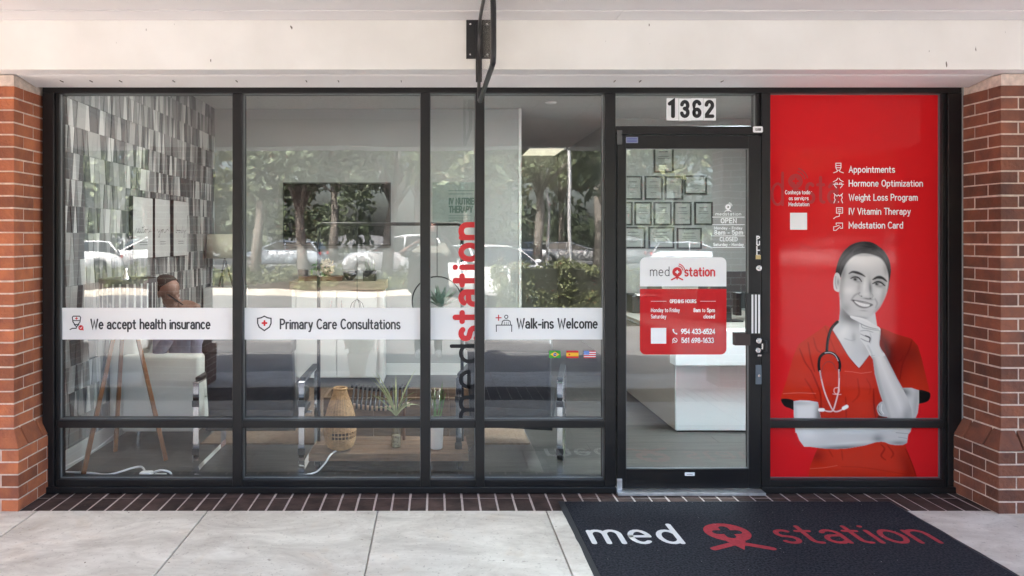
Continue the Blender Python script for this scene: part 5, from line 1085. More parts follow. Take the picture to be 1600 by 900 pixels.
# cord rail stool
ws = thing('cord_stool', 'small pale wood stool seat laced with thick black cord', 'stool', P(590, 640, 5.25))
wz = FZ(632, 5.22); xs0, xs1 = FX(545, 5.22), FX(640, 5.22)
pts = [(xs0+(xs1-xs0)*t, .72, wz-.028*math.sin(math.pi*t)) for t in np.linspace(0, 1, 12)]
q = MB(); q.tube(pts, .017, 6, flat=(1, 1)); q.build('front_rail', mat('pale_wood', (.42, .27, .16), .5, vary=.15, scale=12), ws, smooth=True)
q = MB(); q.tube([(p_[0], p_[1]+.16, p_[2]+.10) for p_ in pts], .014, 8); q.build('rear_rail', M['black'], ws, smooth=True)
for k in range(13):
    t = .06+k*.88/12; x = xs0+(xs1-xs0)*t; z_ = wz-.028*math.sin(math.pi*t); q = MB(); q.tube([(x, .70, z_-.012), (x, .70, z_+.019), (x, .88, z_+.118), (x, .90, z_+.10), (x, .89, z_+.082)], .0085, 6); q.build('cord', M['black'], ws, smooth=True)
for x in (xs0+.03, xs1-.04):
    q = MB(); q.tube([(x, .72, wz-.02), (x, .73, .119)], .011, 8); q.build('leg', M['walnut'], ws)
# woven lantern
ln_ = thing('rattan_lantern', 'pear-shaped woven rattan lantern standing on the trolley', 'lantern', (FX(531, 4.98), .50, .12))
lx, ly = FX(531, 4.98), .50; prof = [(.055, .125), (.085, .142), (.102, .185), (.107, .24), (.105, .31), (.092, .37), (.075, .43), (.056, .475), (.043, .51), (.040, .53)]
M['rattan'] = mat('rattan', (.50, .29, .13), .55, vary=.25, scale=40)
def prad(z_):
    for (r0, z0), (r1, z1) in zip(prof, prof[1:]):
        if z0 <= z_ <= z1: return r0+(r1-r0)*(z_-z0)/(z1-z0)
    return prof[-1][0]
q = MB(); zz = .127; k = 0
while zz < .53:
    r_ = prad(zz); band = .20 < zz < .25
    if not band or k % 3 == 0: q.tube([(lx+(r_+.0015*math.sin(11*t+k*3.1))*math.cos(t), ly+(r_+.0015*math.sin(11*t+k*3.1))*math.sin(t), zz) for t in np.linspace(0, 2*math.pi, 37)[:-1]], .0034, 5, closed=True)
    zz += .0085; k += 1
q.build('woven_rings', M['rattan'], ln_, smooth=True)
q = MB()
for k in range(28):
    a = 2*math.pi*k/28; q.tube([(lx+(prad(z_)+.001)*math.cos(a), ly+(prad(z_)+.001)*math.sin(a), z_) for z_ in np.linspace(.127, .528, 12)], .0028, 5)
q.build('woven_ribs', M['rattan'], ln_, smooth=True)
q = MB(); q.tube([(lx+.043*math.cos(t), ly+.043*math.sin(t), .533) for t in np.linspace(0, 2*math.pi, 25)[:-1]], .008, 8, closed=True); q.build('rim', M['rattan'], ln_, smooth=True)
q = MB(); q.lathe([(.035, .14), (.06, .2), (.05, .36), (.03, .46), (0, .46)], lx, ly, 16); q.build('inner_liner', mat('amber_liner', (.07, .03, .012), .8), ln_, smooth=True)
for k in range(3): a = k*2.1; q = MB(); q.box(lx+.04*math.cos(a)-.008, lx+.04*math.cos(a)+.008, ly+.04*math.sin(a)-.008, ly+.04*math.sin(a)+.008, .1185, .132); q.build('foot', M['rattan'], ln_)
# cords
def cord(label, pts, r=.006, m='white', nm='extension_lead'): q = MB(); q.tube([tuple(x) for x in spline3(pts)], r, 8); return tag(q.build(nm, M[m], smooth=True), label, 'cord')
def spline3(P_, n=6):
    P_ = [np.array(p, float) for p in P_]; out = []; k = len(P_)
    for i in range(k-1):
        p0, p1, p2, p3 = P_[max(i-1, 0)], P_[i], P_[i+1], P_[min(i+2, k-1)]
        for j in range(n): t = j/n; out.append(.5*((2*p1)+(-p0+p2)*t+(2*p0-5*p1+4*p2-p3)*t*t+(-p0+3*p1-3*p2+p3)*t**3))
    return out+[P_[-1]]
cord('white cord running from the rattan lantern down to the floor', [(lx-.02, .46, .122), (lx-.05, .375, .115), (lx-.08, .355, .07), (lx-.13, .34, .02), (lx-.17, .32, .009)])
cord('white cord lying on the floor between the windows and the lantern', [(-1.56, .30, .009), (-1.4, .27, .009), (-1.2, .29, .009), (-1.05, .26, .009), (-.95, .25, .009), (-.80, .31, .009), (lx-.19, .31, .009)], .007)
cord('thin white cord along the foot of the accent wall', [(XW+.03, .22, .05), (XW+.05, .8, .04), (XW+.03, 1.5, .09), (XW+.03, 2.2, .13)], .005)
cord('looped white cord by the tripod lamp foot', [(XW+.04, .36, .008), (-2.25, .34, .008), (-2.12, .31, .008), (-2.0, .42, .02), (-1.93, .38, .03), (-1.88, .30, .008)], .007)
sp = thing('power_strip', 'white multi-plug adaptor lying on the floor beside the lamp', 'power strip', (-1.88, .27, 0))
q = MB(); q.box(-1.90, -1.82, .23, .29, .001, .045); q.build('adaptor_body', M['white'], sp, bevel=.012); q = MB(); q.box(-1.815, -1.73, .235, .285, .001, .03); q.build('plug', M['white'], sp, bevel=.012)
cord('short white cord ending beside the adaptor', [(-1.81, .26, .04), (-1.76, .25, .055), (-1.71, .26, .04), (-1.70, .27, .008)], .007)
# white vase, glass bottle with stalks
vs = thing('white_vase', 'tall tapered white vase with green stalks on the trolley end', 'vase', (FX(682, 5.0), .5, .119))
vx_ = FX(682, 5.02); q = MB(); q.lathe([(.038, .119), (.042, .125), (.050, .31), (.050, .33), (.046, .33), (.038, .14)], vx_, .52, 24); q.build('vase', M['white'], vs, smooth=True)
q = MB(); q.lathe([(.047, .331), (.050, .40), (.052, .52), (.050, .52), (.046, .40)], vx_, .52, 24); q.build('glass_sleeve', M['bottle'], vs, smooth=True)
def blade(q, p0, d_, L_, w_, bend, mi=0):
    d_ = Vector(d_).normalized(); s_ = d_.cross(Vector((0, 1, 0))).normalized()*w_; n_ = 5; pts_ = []; p = Vector(p0)
    for k in range(n_+1):
        t = k/n_; ww = (1-t)**.7*(.5+t if t < .5 else 1); pts_ += [p-s_*ww*.5, p+s_*ww*.5]; p = p+(d_*(L_/n_)); d_ = (d_+Vector((0, 0, -bend/n_))).normalized()
    q.add(pts_, [(2*k, 2*k+1, 2*k+3, 2*k+2) for k in range(n_)], mi)
q = MB()
for k in range(7): blade(q, (vx_+random.uniform(-.02, .02), .52, .30), (random.uniform(-.25, .25), random.uniform(-.2, .2), 1), random.uniform(.18, .30), .014, .2)
q.build('stalks', mat('fresh_green_leaf', (.13, .30, .06), .45), vs)
gb = thing('glass_bottle', 'clear glass bottle with twine and arching yellow-green stalks', 'bottle', (FX(619, 5.0), .5, .119)); gx = FX(619, 5.05)
q = MB(); q.lathe([(.032, .119), (.034, .13), (.034, .22), (.014, .27), (.013, .33), (.016, .34)], gx, .55, 20); q.build('glass', M['bottle'], gb, smooth=True)
q = MB(); q.lathe([(.0, .122), (.030, .125), (.030, .20), (0, .20)], gx, .55, 16); q.build('pebbles', mat('pebbles', (.32, .27, .2), .8, vary=.5, scale=80, bump=1, bscale=120), gb)
q = MB(); [q.tube([(gx+.0165*math.cos(t), .55+.0165*math.sin(t), .275+k*.006) for t in np.linspace(0, 6.28, 13)[:-1]], .003, 5, closed=True) for k in range(7)]; q.build('twine', mat('twine', (.35, .25, .13), .9), gb)
q = MB()
for k in range(15):
    a = random.uniform(0, 6.28); blade(q, (gx, .55, .33), (math.cos(a)*.7, math.sin(a)*.4, random.uniform(.6, 1.5)), random.uniform(.22, .38), .015, random.uniform(.6, 2.2))
q.build('stalks', mat('yellow_green_leaf', (.36, .38, .17), .45, vary=.25, scale=20), gb)
# ================================================================== PEOPLE (one continuous remeshed body each)
def body(name, prims, mats, par, voxel=.010, smooth_it=4, disp=None):
    """prims: (p0, p1, r0, r1, material index) tapered capsules; joined by a voxel remesh into one skin"""
    q = MB()
    for (p0, p1, r0, r1, mi) in prims:
        p0, p1 = Vector(p0), Vector(p1); k = max(2, int((p1-p0).length/.03)+1)
        if (p1-p0).length < 1e-4: q.ell(p0, (r0, r0, r0), 14, 10); continue
        q.tube([p0+(p1-p0)*i/k for i in range(k+1)], [r0+(r1-r0)*i/k for i in range(k+1)], 14)
        q.ell(p0, (r0, r0, r0), 14, 10); q.ell(p1, (r1, r1, r1), 14, 10)
    o = q.build('tmp', mats, None); r = o.modifiers.new('r', 'REMESH'); r.mode = 'VOXEL'; r.voxel_size = voxel
    s = o.modifiers.new('s', 'SMOOTH'); s.factor = .5; s.iterations = smooth_it
    dg = bpy.context.evaluated_depsgraph_get(); me = bpy.data.meshes.new_from_object(o.evaluated_get(dg)); bpy.data.objects.remove(o)
    n = len(me.polygons); c = np.empty(n*3); me.polygons.foreach_get('center', c); c = c.reshape(-1, 3); best = np.full(n, 1e9); idx = np.zeros(n, int)
    for (p0, p1, r0, r1, mi) in prims:
        a = np.array(p0, float); b_ = np.array(p1, float); e = b_-a; L2 = max(e@e, 1e-9); t = np.clip(((c-a)@e)/L2, 0, 1)
        d_ = np.linalg.norm(c-a-t[:, None]*e, axis=1)-(r0+(r1-r0)*t); s_ = d_ < best; best[s_] = d_[s_]; idx[s_] = mi
    me.materials.clear(); [me.materials.append(m_) for m_ in mats]
    me.polygons.foreach_set('material_index', idx.astype(np.int32)); me.shade_smooth()
    off = wloc(par) if par else Vector(); me.transform(Matrix.Translation(-off))
    o = bpy.data.objects.new(name, me); col.objects.link(o); o.parent = par; return o
M['skin'] = mat('skin', (.27, .155, .12), .5, vary=.1, scale=20); M['hairg'] = mat('grey_brown_hair', (.022, .018, .016), .8, vary=.4, scale=60)
M['shirtl'] = mat('lavender_grey_shirt', (.30, .29, .38), .8, vary=.15, scale=12); M['trous'] = mat('dark_trousers', (.045, .05, .065), .85, vary=.1)
def V(*a): return Vector(a)
def head(c, fwd, up, mi, s=1.0):
    """skull, jaw, nose, chin, ears, brow and mouth around centre c"""
    f = Vector(fwd).normalized(); u = Vector(up).normalized(); r = f.cross(u).normalized(); c = Vector(c)
    q = lambda a, b_, d_: c+r*a*s+f*b_*s+u*d_*s
    pr = [(q(0, -.025, .035), q(0, .02, .04), .088*s, .078*s, mi), (q(0, .03, -.02), q(0, .045, -.06), .068*s, .050*s, mi), (q(0, .06, -.085), q(0, .065, -.09), .030*s, .028*s, mi),
          (q(0, .098, .0), q(0, .112, -.028), .008*s, .014*s, mi), (q(-.03, .09, .022), q(.03, .09, .022), .011*s, .011*s, mi), (q(-.018, .093, -.062), q(.018, .093, -.062), .009*s, .009*s, mi),
          (q(-.045, .06, -.02), q(-.03, .075, -.035), .022*s, .016*s, mi), (q(.045, .06, -.02), q(.03, .075, -.035), .022*s, .016*s, mi)]
    for e in (-1, 1): pr.append((q(e*.083, -.005, .02), q(e*.085, .0, -.025), .015*s, .010*s, mi))
    return pr, q
def hand(w_, d_, n_, mi, curl=.5, side=1, sc_=1.0):
    """palm from wrist w_ along d_, palm normal n_; four separate bent fingers and a thumb"""
    d_ = Vector(d_).normalized(); n_ = Vector(n_).normalized(); s_ = d_.cross(n_).normalized()*side; w_ = Vector(w_); pr = []
    for k in range(4):
        o_ = s_*(k-1.5)*.021*sc_; b0 = w_+o_*.7; b1 = w_+d_*.085*sc_+o_; pr.append((b0, b1, .015*sc_, .012*sc_, mi))
        L_ = (.072, .082, .078, .062)[k]*sc_; d1 = (d_+n_*curl*.7).normalized(); d2 = (d_+n_*curl*1.8).normalized(); m_ = b1+d1*L_*.5; pr += [(b1, m_, .0098*sc_, .009*sc_, mi), (m_, m_+d2*L_*.5, .009*sc_, .0075*sc_, mi)]
    t0 = w_+d_*.03*sc_-s_*.03*sc_; t1 = t0+(d_*.5-s_*.8+n_*.3).normalized()*.04*sc_; pr += [(t0, t1, .014*sc_, .011*sc_, mi), (t1, t1+(d_*.9-s_*.2+n_*.3).normalized()*.035*sc_, .011*sc_, .009*sc_, mi)]
    return pr
# seated man: leaning on the sofa arm, one hand over his face, a phone at the other ear
mn = thing('person', 'man in a lavender shirt on the white sofa, hand over his face, holding a phone', 'person', (-2.02, 1.5, 0))
hc = P(262, 456, 5.72); fw = V(.84, -.46, -.30)
hp, hq = head(hc, fw, V(.12, -.25, 1), 0, .98)
shl, shr = V(-2.17, 1.36, .93), V(-1.88, 1.47, .91); el, er = P(249, 553, 5.56), P(308, 549, 5.60); wl_, wr_ = P(286, 489, 5.52), P(308, 482, 5.50)
face_t = hq(.0, .115, .01)
pr = hp+[(hc+V(0, .04, -.07), V(-2.03, 1.40, .96), .055, .060, 0),
    (V(-2.03, 1.44, .86), V(-2.02, 1.56, .60), .145, .15, 1), (V(-2.10, 1.42, .86), V(-1.96, 1.46, .86), .13, .13, 1), (V(-2.02, 1.56, .60), V(-2.0, 1.62, .54), .15, .155, 2), (shl, shr, .07, .07, 1),
    (shl, el+V(0, 0, .02), .062, .05, 1), (shr, er+V(0, 0, .02), .062, .05, 1), (el+V(0, 0, .01), el+(wl_-el)*.35, .05, .045, 1), (el+(wl_-el)*.35, wl_, .040, .029, 0), (er, er+(wr_-er)*.3, .05, .045, 1), (er+(wr_-er)*.3, wr_, .040, .029, 0),
    (V(-2.06, 1.55, .54), V(-1.62, 1.40, .52), .085, .065, 2), (V(-1.98, 1.68, .54), V(-1.56, 1.62, .52), .085, .065, 2), (V(-1.62, 1.40, .52), V(-1.60, 1.42, .10), .06, .042, 2), (V(-1.56, 1.62, .52), V(-1.52, 1.64, .10), .06, .042, 2),
    (V(-1.61, 1.43, .05), V(-1.46, 1.38, .045), .04, .035, 3), (V(-1.53, 1.65, .05), V(-1.38, 1.60, .045), .04, .035, 3)]
pr += hand(wl_, (face_t+V(.0, 0, .03))-wl_, -fw, 0, .12, 1); pr += hand(wr_, (hq(.10, .05, .02)-wr_), V(-.7, .5, 0), 0, .75, -1)
body('body', pr, [M['skin'], M['shirtl'], M['trous'], M['black']], mn, .0085, 3)
def hair_cap(par, q_, s, m_, name='hair', low=-.03):
    g_ = MB(); pts_ = []; n = 24; k = 12
    for i in range(k+1):
        for j in range(n):
            a = 2*math.pi*j/n; fr_ = math.sin(a)       # +1 = forehead
            lim = 1.95-1.3*max(0, fr_)**.5; t = lim*i/k; rx, ry, rz_ = .097, .118, .105
            pts_.append(q_(rx*math.sin(t)*math.cos(a), -.008+ry*math.sin(t)*math.sin(a)*(1 if fr_ < 0 else .88), .032+rz_*math.cos(t)+random.uniform(-.001, .001)))
    g_.add(pts_, [(i*n+j, i*n+(j+1) % n, (i+1)*n+(j+1) % n, (i+1)*n+j) for i in range(k) for j in range(n)]); o = g_.build(name, m_, par, smooth=True); sm = o.modifiers.new('t', 'SOLIDIFY'); sm.thickness = .006; return o
hair_cap(mn, hq, 1, M['hairg'])
ph_ = thing('mobile_phone', 'black phone held to the ear of the seated man', 'phone', wr_+V(-.03, 0, .06)); pc = wr_+(hq(.10, .05, .02)-wr_)*.6
q = MB(); ax = (hq(.11, .02, .07)-pc).normalized(); sx_ = V(.5, -.8, .0).normalized(); th_ = ax.cross(sx_)
q.add([pc+ax*a+sx_*b_+th_*c_ for c_ in (-.005, .005) for a, b_ in ((-.07, -.035), (-.07, .035), (.08, .035), (.08, -.035))], [(3,2,1,0),(4,5,6,7),(0,1,5,4),(1,2,6,5),(2,3,7,6),(3,0,4,7)]); q.build('case', M['black'], ph_, bevel=.003)
q = MB(); q.add([pc+ax*a+sx_*b_+th_*.0056 for a, b_ in ((-.065, -.031), (-.065, .031), (.075, .031), (.075, -.031))], [(0, 1, 2, 3)]); q.build('screen', bpy.data.materials['tv_screen'], ph_)

# photographer: stands behind the lens, mirrored in the windows
pg_ = thing('person', 'photographer in an olive T-shirt raising a phone with both hands, mirrored in the window', 'person', (-.06, -4.9, 0))
cx_ = -.07; M['olive'] = mat('olive_shirt', (.16, .155, .13), .85, vary=.1, scale=10)
hp, hq2 = head(V(cx_+.03, -4.86, 1.62), V(0, 1, -.05), V(0, 0, 1), 0, 1.0)
pr = hp+[(V(cx_+.03, -4.89, 1.54), V(cx_, -4.91, 1.44), .055, .062, 0), (V(cx_-.13, -4.92, 1.30), V(cx_+.13, -4.92, 1.30), .135, .135, 1), (V(cx_-.12, -4.92, 1.03), V(cx_+.12, -4.92, 1.03), .15, .15, 1), (V(cx_-.12, -4.92, 1.30), V(cx_-.12, -4.92, .92), .13, .15, 1), (V(cx_+.12, -4.92, 1.30), V(cx_+.12, -4.92, .92), .13, .15, 1), (V(cx_-.21, -4.92, 1.39), V(cx_+.21, -4.92, 1.39), .075, .075, 1)]
for s_, ex in ((-1, cx_-.33), (1, cx_+.36)):
    sh_ = V(cx_+s_*.20, -4.92, 1.38); e_ = V(ex, -4.78, 1.36-(.06 if s_ > 0 else 0)); w_ = V(.01+s_*.13, -4.62, 1.52)
    pr += [(sh_, sh_+(e_-sh_)*.6, .075, .068, 1), (sh_+(e_-sh_)*.6, e_, .046, .042, 0), (e_, w_, .044, .029, 0)]
    pr += hand(w_, V(-s_*.55, .4, .55), V(-s_, .1, -.3), 0, .5, s_)
    hx = cx_+s_*.115; pr += [(V(hx, -4.92, .95), V(hx, -4.90, .52), .11, .075, 2), (V(hx, -4.90, .52), V(hx+s_*.01, -4.93, .10), .075, .055, 2), (V(hx, -4.94, .05), V(hx+s_*.02, -4.78, .04), .042, .036, 3)]
body('body', pr, [M['skin'], M['olive'], M['trous'], M['white']], pg_, .011, 3); hair_cap(pg_, hq2, 1, M['hairg'])
cpn = thing('mobile_phone', 'phone held up sideways by the photographer', 'phone', (0, -4.54, 1.53)); q = MB(); q.box(-.08, .08, -4.545, -4.535, 1.53, 1.61); q.build('case', M['black'], cpn, bevel=.004)
q = MB(); q.box(.03, .06, -4.534, -4.5325, 1.575, 1.60); q.build('lens_bump', M['satin'], cpn)

# ================================================================== MAT AND BLADE SIGN
M['matblk'] = mat('charcoal_carpet', (.004, .005, .009), .95, spec=.2, c2=(.036, .038, .048), scale=95, detail=1, bump=1, bscale=120)
M['matedge'] = mat('mat_rubber_edge', (.015, .017, .022), .6)
mt = thing('door_mat', 'wide charcoal logo mat with white and red lettering before the door', 'door mat', (1.7, -.7, 0))
mx0, mx1, my1, my0 = .735, 2.70, -.155, -1.55
q = MB(); q.box(mx0+.03, mx1-.03, my0+.03, my1-.03, .001, .011); q.build('carpet', M['matblk'], mt, bevel=.002)
q = MB(); e = .03
def edge_pts(x0, x1, y0, y1, n_=26):
    cs_ = [(x0, y0), (x1, y0), (x1, y1), (x0, y1)]; out = []
    for k in range(4):
        a, b_ = cs_[k], cs_[(k+1) % 4]
        for t in range(n_): out.append((a[0]+(b_[0]-a[0])*t/n_, a[1]+(b_[1]-a[1])*t/n_))
    return out
o_ = [(x+random.uniform(-.0022, .0022)+.004*math.sin(y*5), y+random.uniform(-.0018, .0018)+.003*math.sin(x*4)) for x, y in edge_pts(mx0, mx1, my0, my1)]; i_ = edge_pts(mx0+e, mx1-e, my0+e, my1-e); ne = len(o_)
q.add([(x, y, .0005) for x, y in o_]+[(x, y, .0075) for x, y in i_], [(k, (k+1) % ne, ne+(k+1) % ne, ne+k) for k in range(ne)]); q.build('rubber_edge', M['matedge'], mt)
f = Flat(lambda u, v, l: (u, v, .0118+l*.5)); wp = mat('white_mat_pile', (.72, .72, .72), .95, bump=.8, bscale=250); rp_ = mat('red_mat_pile', (.36, .022, .035), .95, vary=.2, scale=60, bump=.8, bscale=250)
yb_ = EYE*F/(850-CY)-D; yb_ = -yb_ if False else (yb_)
yb0 = (EYE*F/(852-CY))-D
f.text('med', .80, 1.275, yb0, .235, .12, track=.18); f.build('lettering_white', wp, mt)
f = Flat(lambda u, v, l: (u, v, .0118+l*.5)); f.text('station', 1.775, 2.585, yb0+.005, .235, .115, track=.14)
f.logo(1.54, yb0+.135, .145, 0, 1, wifi=False, thick=.26, sg=1, pl=1.45)
f.build('lettering_red', [rp_, M['matblk']], mt)

q = MB()
for _ in range(46):
    x, y, s_ = random.uniform(mx0+.05, mx1-.05), random.uniform(-1.2, -.2), random.uniform(.0012, .0035); a = random.uniform(0, 3.1)
    q.add([(x+s_*math.cos(a), y+s_*math.sin(a), .0135), (x-s_*.4*math.sin(a), y+s_*.4*math.cos(a), .0145), (x-s_*math.cos(a), y-s_*math.sin(a), .0135), (x+s_*.4*math.sin(a), y-s_*.4*math.cos(a), .014)], [(0, 1, 2, 3)])
q.build('lint', mat('pale_lint', (.5, .5, .48), .9), fix=False, kind='stuff')
q = MB()
for _ in range(40):
    x, y, s_ = random.uniform(-2.2, 3.1), random.choice([random.uniform(-1.3, -.36), random.uniform(-.34, -.06)]), random.uniform(.003, .009); a = random.uniform(0, 3.1)
    if .7 < x < 2.75: continue
    q.add([(x+s_*math.cos(a), y+s_*math.sin(a), .001), (x-s_*.4*math.sin(a), y+s_*.4*math.cos(a), .004), (x-s_*math.cos(a), y-s_*math.sin(a), .0015), (x+s_*.4*math.sin(a), y-s_*.4*math.cos(a), .003)], [(0, 1, 2, 3)])
q.build('leaf_litter', mat('dry_leaf_bits', (.10, .07, .045), .9), fix=False, kind='stuff')

bs = thing('blade_sign', 'projecting clear sign in black tube bracket seen edge-on above the windows', 'sign', P(748, 60, 4.1))
b_ = box('wall_plate', M['black'], FX(728.5, 4.095), FX(752, 4.095), -.412, -.4015, FZ(92, 4.095), FZ(31, 4.095), bs, bevel=.002)
for py in (37.5, 85): q = MB(); X, Z = FX(735, 4.085), FZ(py, 4.085); q.ell((X, -.413, Z), (.006, .004, .006)); q.build('bolt', M['satin'], b_)
bx = .252
loop = [(4.075, 2.50), (4.075, 2.62), (4.03, 2.70), (3.90, 2.745), (3.55, 2.745), (3.34, 2.72), (3.2, 2.65), (3.13, 2.56), (3.115, 2.45), (3.115, 2.345), (3.135, 2.315), (3.18, 2.305), (3.5, 2.305), (3.95, 2.305), (4.04, 2.31), (4.07, 2.34), (4.075, 2.40)]
q = MB(); q.tube([(bx, a-D, z_) for a, z_ in spline3([(a, z_, 0) for a, z_ in loop+loop[:1]], 4) for z_ in [z_]] if False else [(bx, s_[0]-D, s_[1]) for s_ in spline3([(a, z_, 0) for a, z_ in loop+loop[:1]], 4)[:-1]], .0125, 8, closed=True, flat=(1, 1)); q.build('tube_loop', M['black'], bs, smooth=True)
q = MB(); q.prism([(a-D, z_) for a, z_ in loop], 'x', bx-.003, bx+.003); q.build('clear_panel', M['acrylic'], bs)
q = MB(); q.box(bx-.02, bx+.02, -.4255, -.4125, 2.42, 2.74); q.build('mount_arm', M['black'], bs, bevel=.003)

# ================================================================== STREET SIDE (mirrored in the glass)
def leaves(name, mt_, par, centres, n, s, flat=1):
    c = np.array([x[0] for x in centres]); r = np.array([x[1] for x in centres]); pk = rng.integers(0, len(c), n)
    d_ = rng.normal(size=(n, 3)); d_ /= np.linalg.norm(d_, axis=1)[:, None]; rad = rng.uniform(.35, 1, n)**.5; p = c[pk]+d_*(rad*r[pk])[:, None]*np.array([1, 1, flat])
    a = rng.normal(size=(n, 3)); a /= np.linalg.norm(a, axis=1)[:, None]; b_ = np.cross(a, rng.normal(size=(n, 3))); b_ /= np.linalg.norm(b_, axis=1)[:, None]; sz = s*rng.uniform(.6, 1.4, n)[:, None]
    v = np.stack([p-a*sz, p+b_*sz*.55, p+a*sz, p-b_*sz*.55], 1).reshape(-1, 3)-np.array(wloc(par)); me = bpy.data.meshes.new(name); me.vertices.add(len(v)); me.vertices.foreach_set('co', v.astype(np.float32).ravel())
    me.loops.add(4*n); me.loops.foreach_set('vertex_index', np.arange(4*n, dtype=np.int32)); me.polygons.add(n); me.polygons.foreach_set('loop_start', (np.arange(n)*4).astype(np.int32)); me.update(calc_edges=True)
    me.materials.append(mt_); o = bpy.data.objects.new(name, me); col.objects.link(o); o.parent = par; return o
LG = [mat('tree_leaf_mid', (.12, .15, .075), .6, vary=.4, scale=.8), mat('tree_leaf_dark', (.085, .11, .06), .6, vary=.4, scale=.8), mat('tree_leaf_olive', (.12, .135, .055), .6, vary=.4, scale=.8)]
M['bark'] = mat('grey_bark', (.19, .17, .15), .95, vary=.3, scale=6, bump=.5, bscale=20)
def tree(label, x, y, h, tr_, cr_, lm_, n=7000, s=.16, lean=0, zc=.62):
    t = thing('tree', label, 'tree', (x, y, -.13)); top = V(x+lean, y, h*.55)
    q = MB(); q.tube([V(x, y, -.15), V(x+lean*.3, y, h*.2), V(x+lean*.8, y, h*.42), top], [tr_*1.3, tr_, tr_*.8, tr_*.5], 10)
    cs_ = []
    for k in range(9):
        a = k*2.4+random.random(); e = V(math.cos(a)*cr_*random.uniform(.3, .8)+x+lean, y+math.sin(a)*cr_*random.uniform(.3, .8), h*random.uniform(.5, .92)); st_ = V(x+lean*.6, y, h*random.uniform(.30, .45))
        q.tube([st_, (st_+e)/2+V(0, 0, .2), e], [tr_*.45, tr_*.3, tr_*.1], 6); cs_.append((tuple(e), cr_*random.uniform(.28, .46)))
    for k in range(8): a = random.uniform(0, 6.28); rr = random.uniform(.2, 1)*cr_; cs_.append(((x+lean+rr*math.cos(a), y+rr*math.sin(a), h*zc+random.uniform(-.25, .35)*h*.8), cr_*random.uniform(.22, .40)))
    q.build('trunk', M['bark'], t, smooth=True); leaves('crown', LG[lm_], t, cs_, n, s, .8)
def vpos(px, dv): return FX(px, dv), -(dv-D)        # a mirrored pixel at virtual distance dv -> world x, y
spec = [(600, 24, 7.5, .17, 3.2, 0, .5, 'tree with a leaning trunk in the planting bed opposite the television'), (478, 22, 6.2, .15, 2.2, 1, -.3, 'dense dark tree in the bed left of the leaning tree'), (398, 27, 8, .16, 3.0, 2, .2, 'slim olive-green tree in the bed opposite the second window'),
        (300, 34, 9, .2, 3.6, 0, 0, 'broad tree behind the parked white saloon'), (165, 42, 10, .2, 4.2, 0, 0, 'tree at the far left beyond the white cars'), (730, 36, 9, .2, 3.6, 2, 0, 'loose-leaved tree beyond the white hatchback'), (838, 27, 7.5, .18, 2.6, 1, .2, 'dark red-brown barked tree behind the hedge'),
        (935, 34, 8.5, .2, 3.2, 0, 0, 'bright green tree right of the lamp posts'), (1060, 38, 9, .2, 3.8, 2, 0, 'pale tree opposite the glass door'), (1280, 40, 9.5, .2, 4.2, 0, 0, 'round tree opposite the red poster'), (1420, 36, 9, .2, 3.6, 1, 0, 'dark tree at the far right of the car park'),
        (520, 48, 12, .25, 5, 1, 0, 'tall dark tree far behind the white estate car'), (650, 52, 12, .25, 5.5, 0, 0, 'tall tree far behind the leaning tree'), (30, 40, 10, .2, 4.5, 2, 0, 'olive tree outside the frame on the left'), (880, 55, 12, .25, 5.5, 2, 0, 'tall olive tree far behind the dark cars'), (230, 55, 13, .25, 6, 1, 0, 'tall dark tree far behind the white cars'), (1150, 56, 12, .25, 6, 0, 0, 'tall tree far behind the glass door view')]
for (px, dv, h_, tr_, cr_, lm_, le, lab) in spec:
    x, y = vpos(px, dv); tree(lab, x, y, h_, tr_, cr_, lm_, n=4200 if dv < 35 else 5200, s=.13 if dv < 35 else .2, lean=le)
tw = [((random.uniform(-60, 60), random.uniform(-60, -50), random.uniform(.3, 4.5)), random.uniform(1.5, 3)) for _ in range(90)]
wr = thing('far_woodland', None, None); tag(wr, kind='stuff'); leaves('far_foliage', LG[1], wr, tw, 30000, .3)
# planting bed with kerb, hedge and ground cover
bx0, bx1 = -14, 6; b1, b2 = -16.0, -24.0
q = MB(); q.box(bx0, bx1, b2, b1, -.14, .02); q.build('planting_bed', M['mulch'], kind=S)
q = MB(); q.box(bx0-.15, bx1+.15, b1, b1+.15, -.14, .04); q.box(bx0-.15, bx1+.15, b2-.15, b2, -.14, .04); q.box(bx1, bx1+.15, b2, b1, -.14, .04); q.build('bed_kerb', M['concrete'], kind=S)
gc = thing('ground_cover', None, None); tag(gc, kind='stuff'); leaves('low_shrubs', LG[2], gc, [((random.uniform(bx0, bx1), random.uniform(b2+.5, b1-.4), .1), random.uniform(.2, .5)) for _ in range(160)], 16000, .07)
hx, hy = vpos(885, 14.2); hd_ = thing('clipped_hedge', 'clipped green hedge mirrored right of the middle mullion', 'hedge', (hx+.6, hy, -.13))
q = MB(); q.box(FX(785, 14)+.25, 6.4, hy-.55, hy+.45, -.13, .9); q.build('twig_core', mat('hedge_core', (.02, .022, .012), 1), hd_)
cc = []
for k in range(420): cc.append(((FX(775, 14)+random.random()*(6.5-FX(775, 14)), hy+random.uniform(-.65, .55), random.uniform(-.05, .98)), random.uniform(.12, .22)))
leaves('foliage', LG[2], hd_, cc, 26000, .035)
# potted plant at the kerb
px_, py_ = FX(558, 8.15), -3.62; pt_ = thing('potted_shrub', 'round shrub in a grey pot at the kerb, mirrored low in the second window', 'potted plant', (px_, py_, 0))
q = MB(); q.lathe([(.09, 0), (.125, .26), (.13, .27), (.11, .27), (.10, .2), (0, .2)], px_, py_, 24); q.build('pot', mat('grey_pot', (.22, .22, .23), .7), pt_, smooth=True); leaves('foliage', LG[0], pt_, [((px_+random.uniform(-.1, .1), py_+random.uniform(-.1, .1), .36+random.uniform(-.05, .08)), .11) for _ in range(10)], 900, .022)
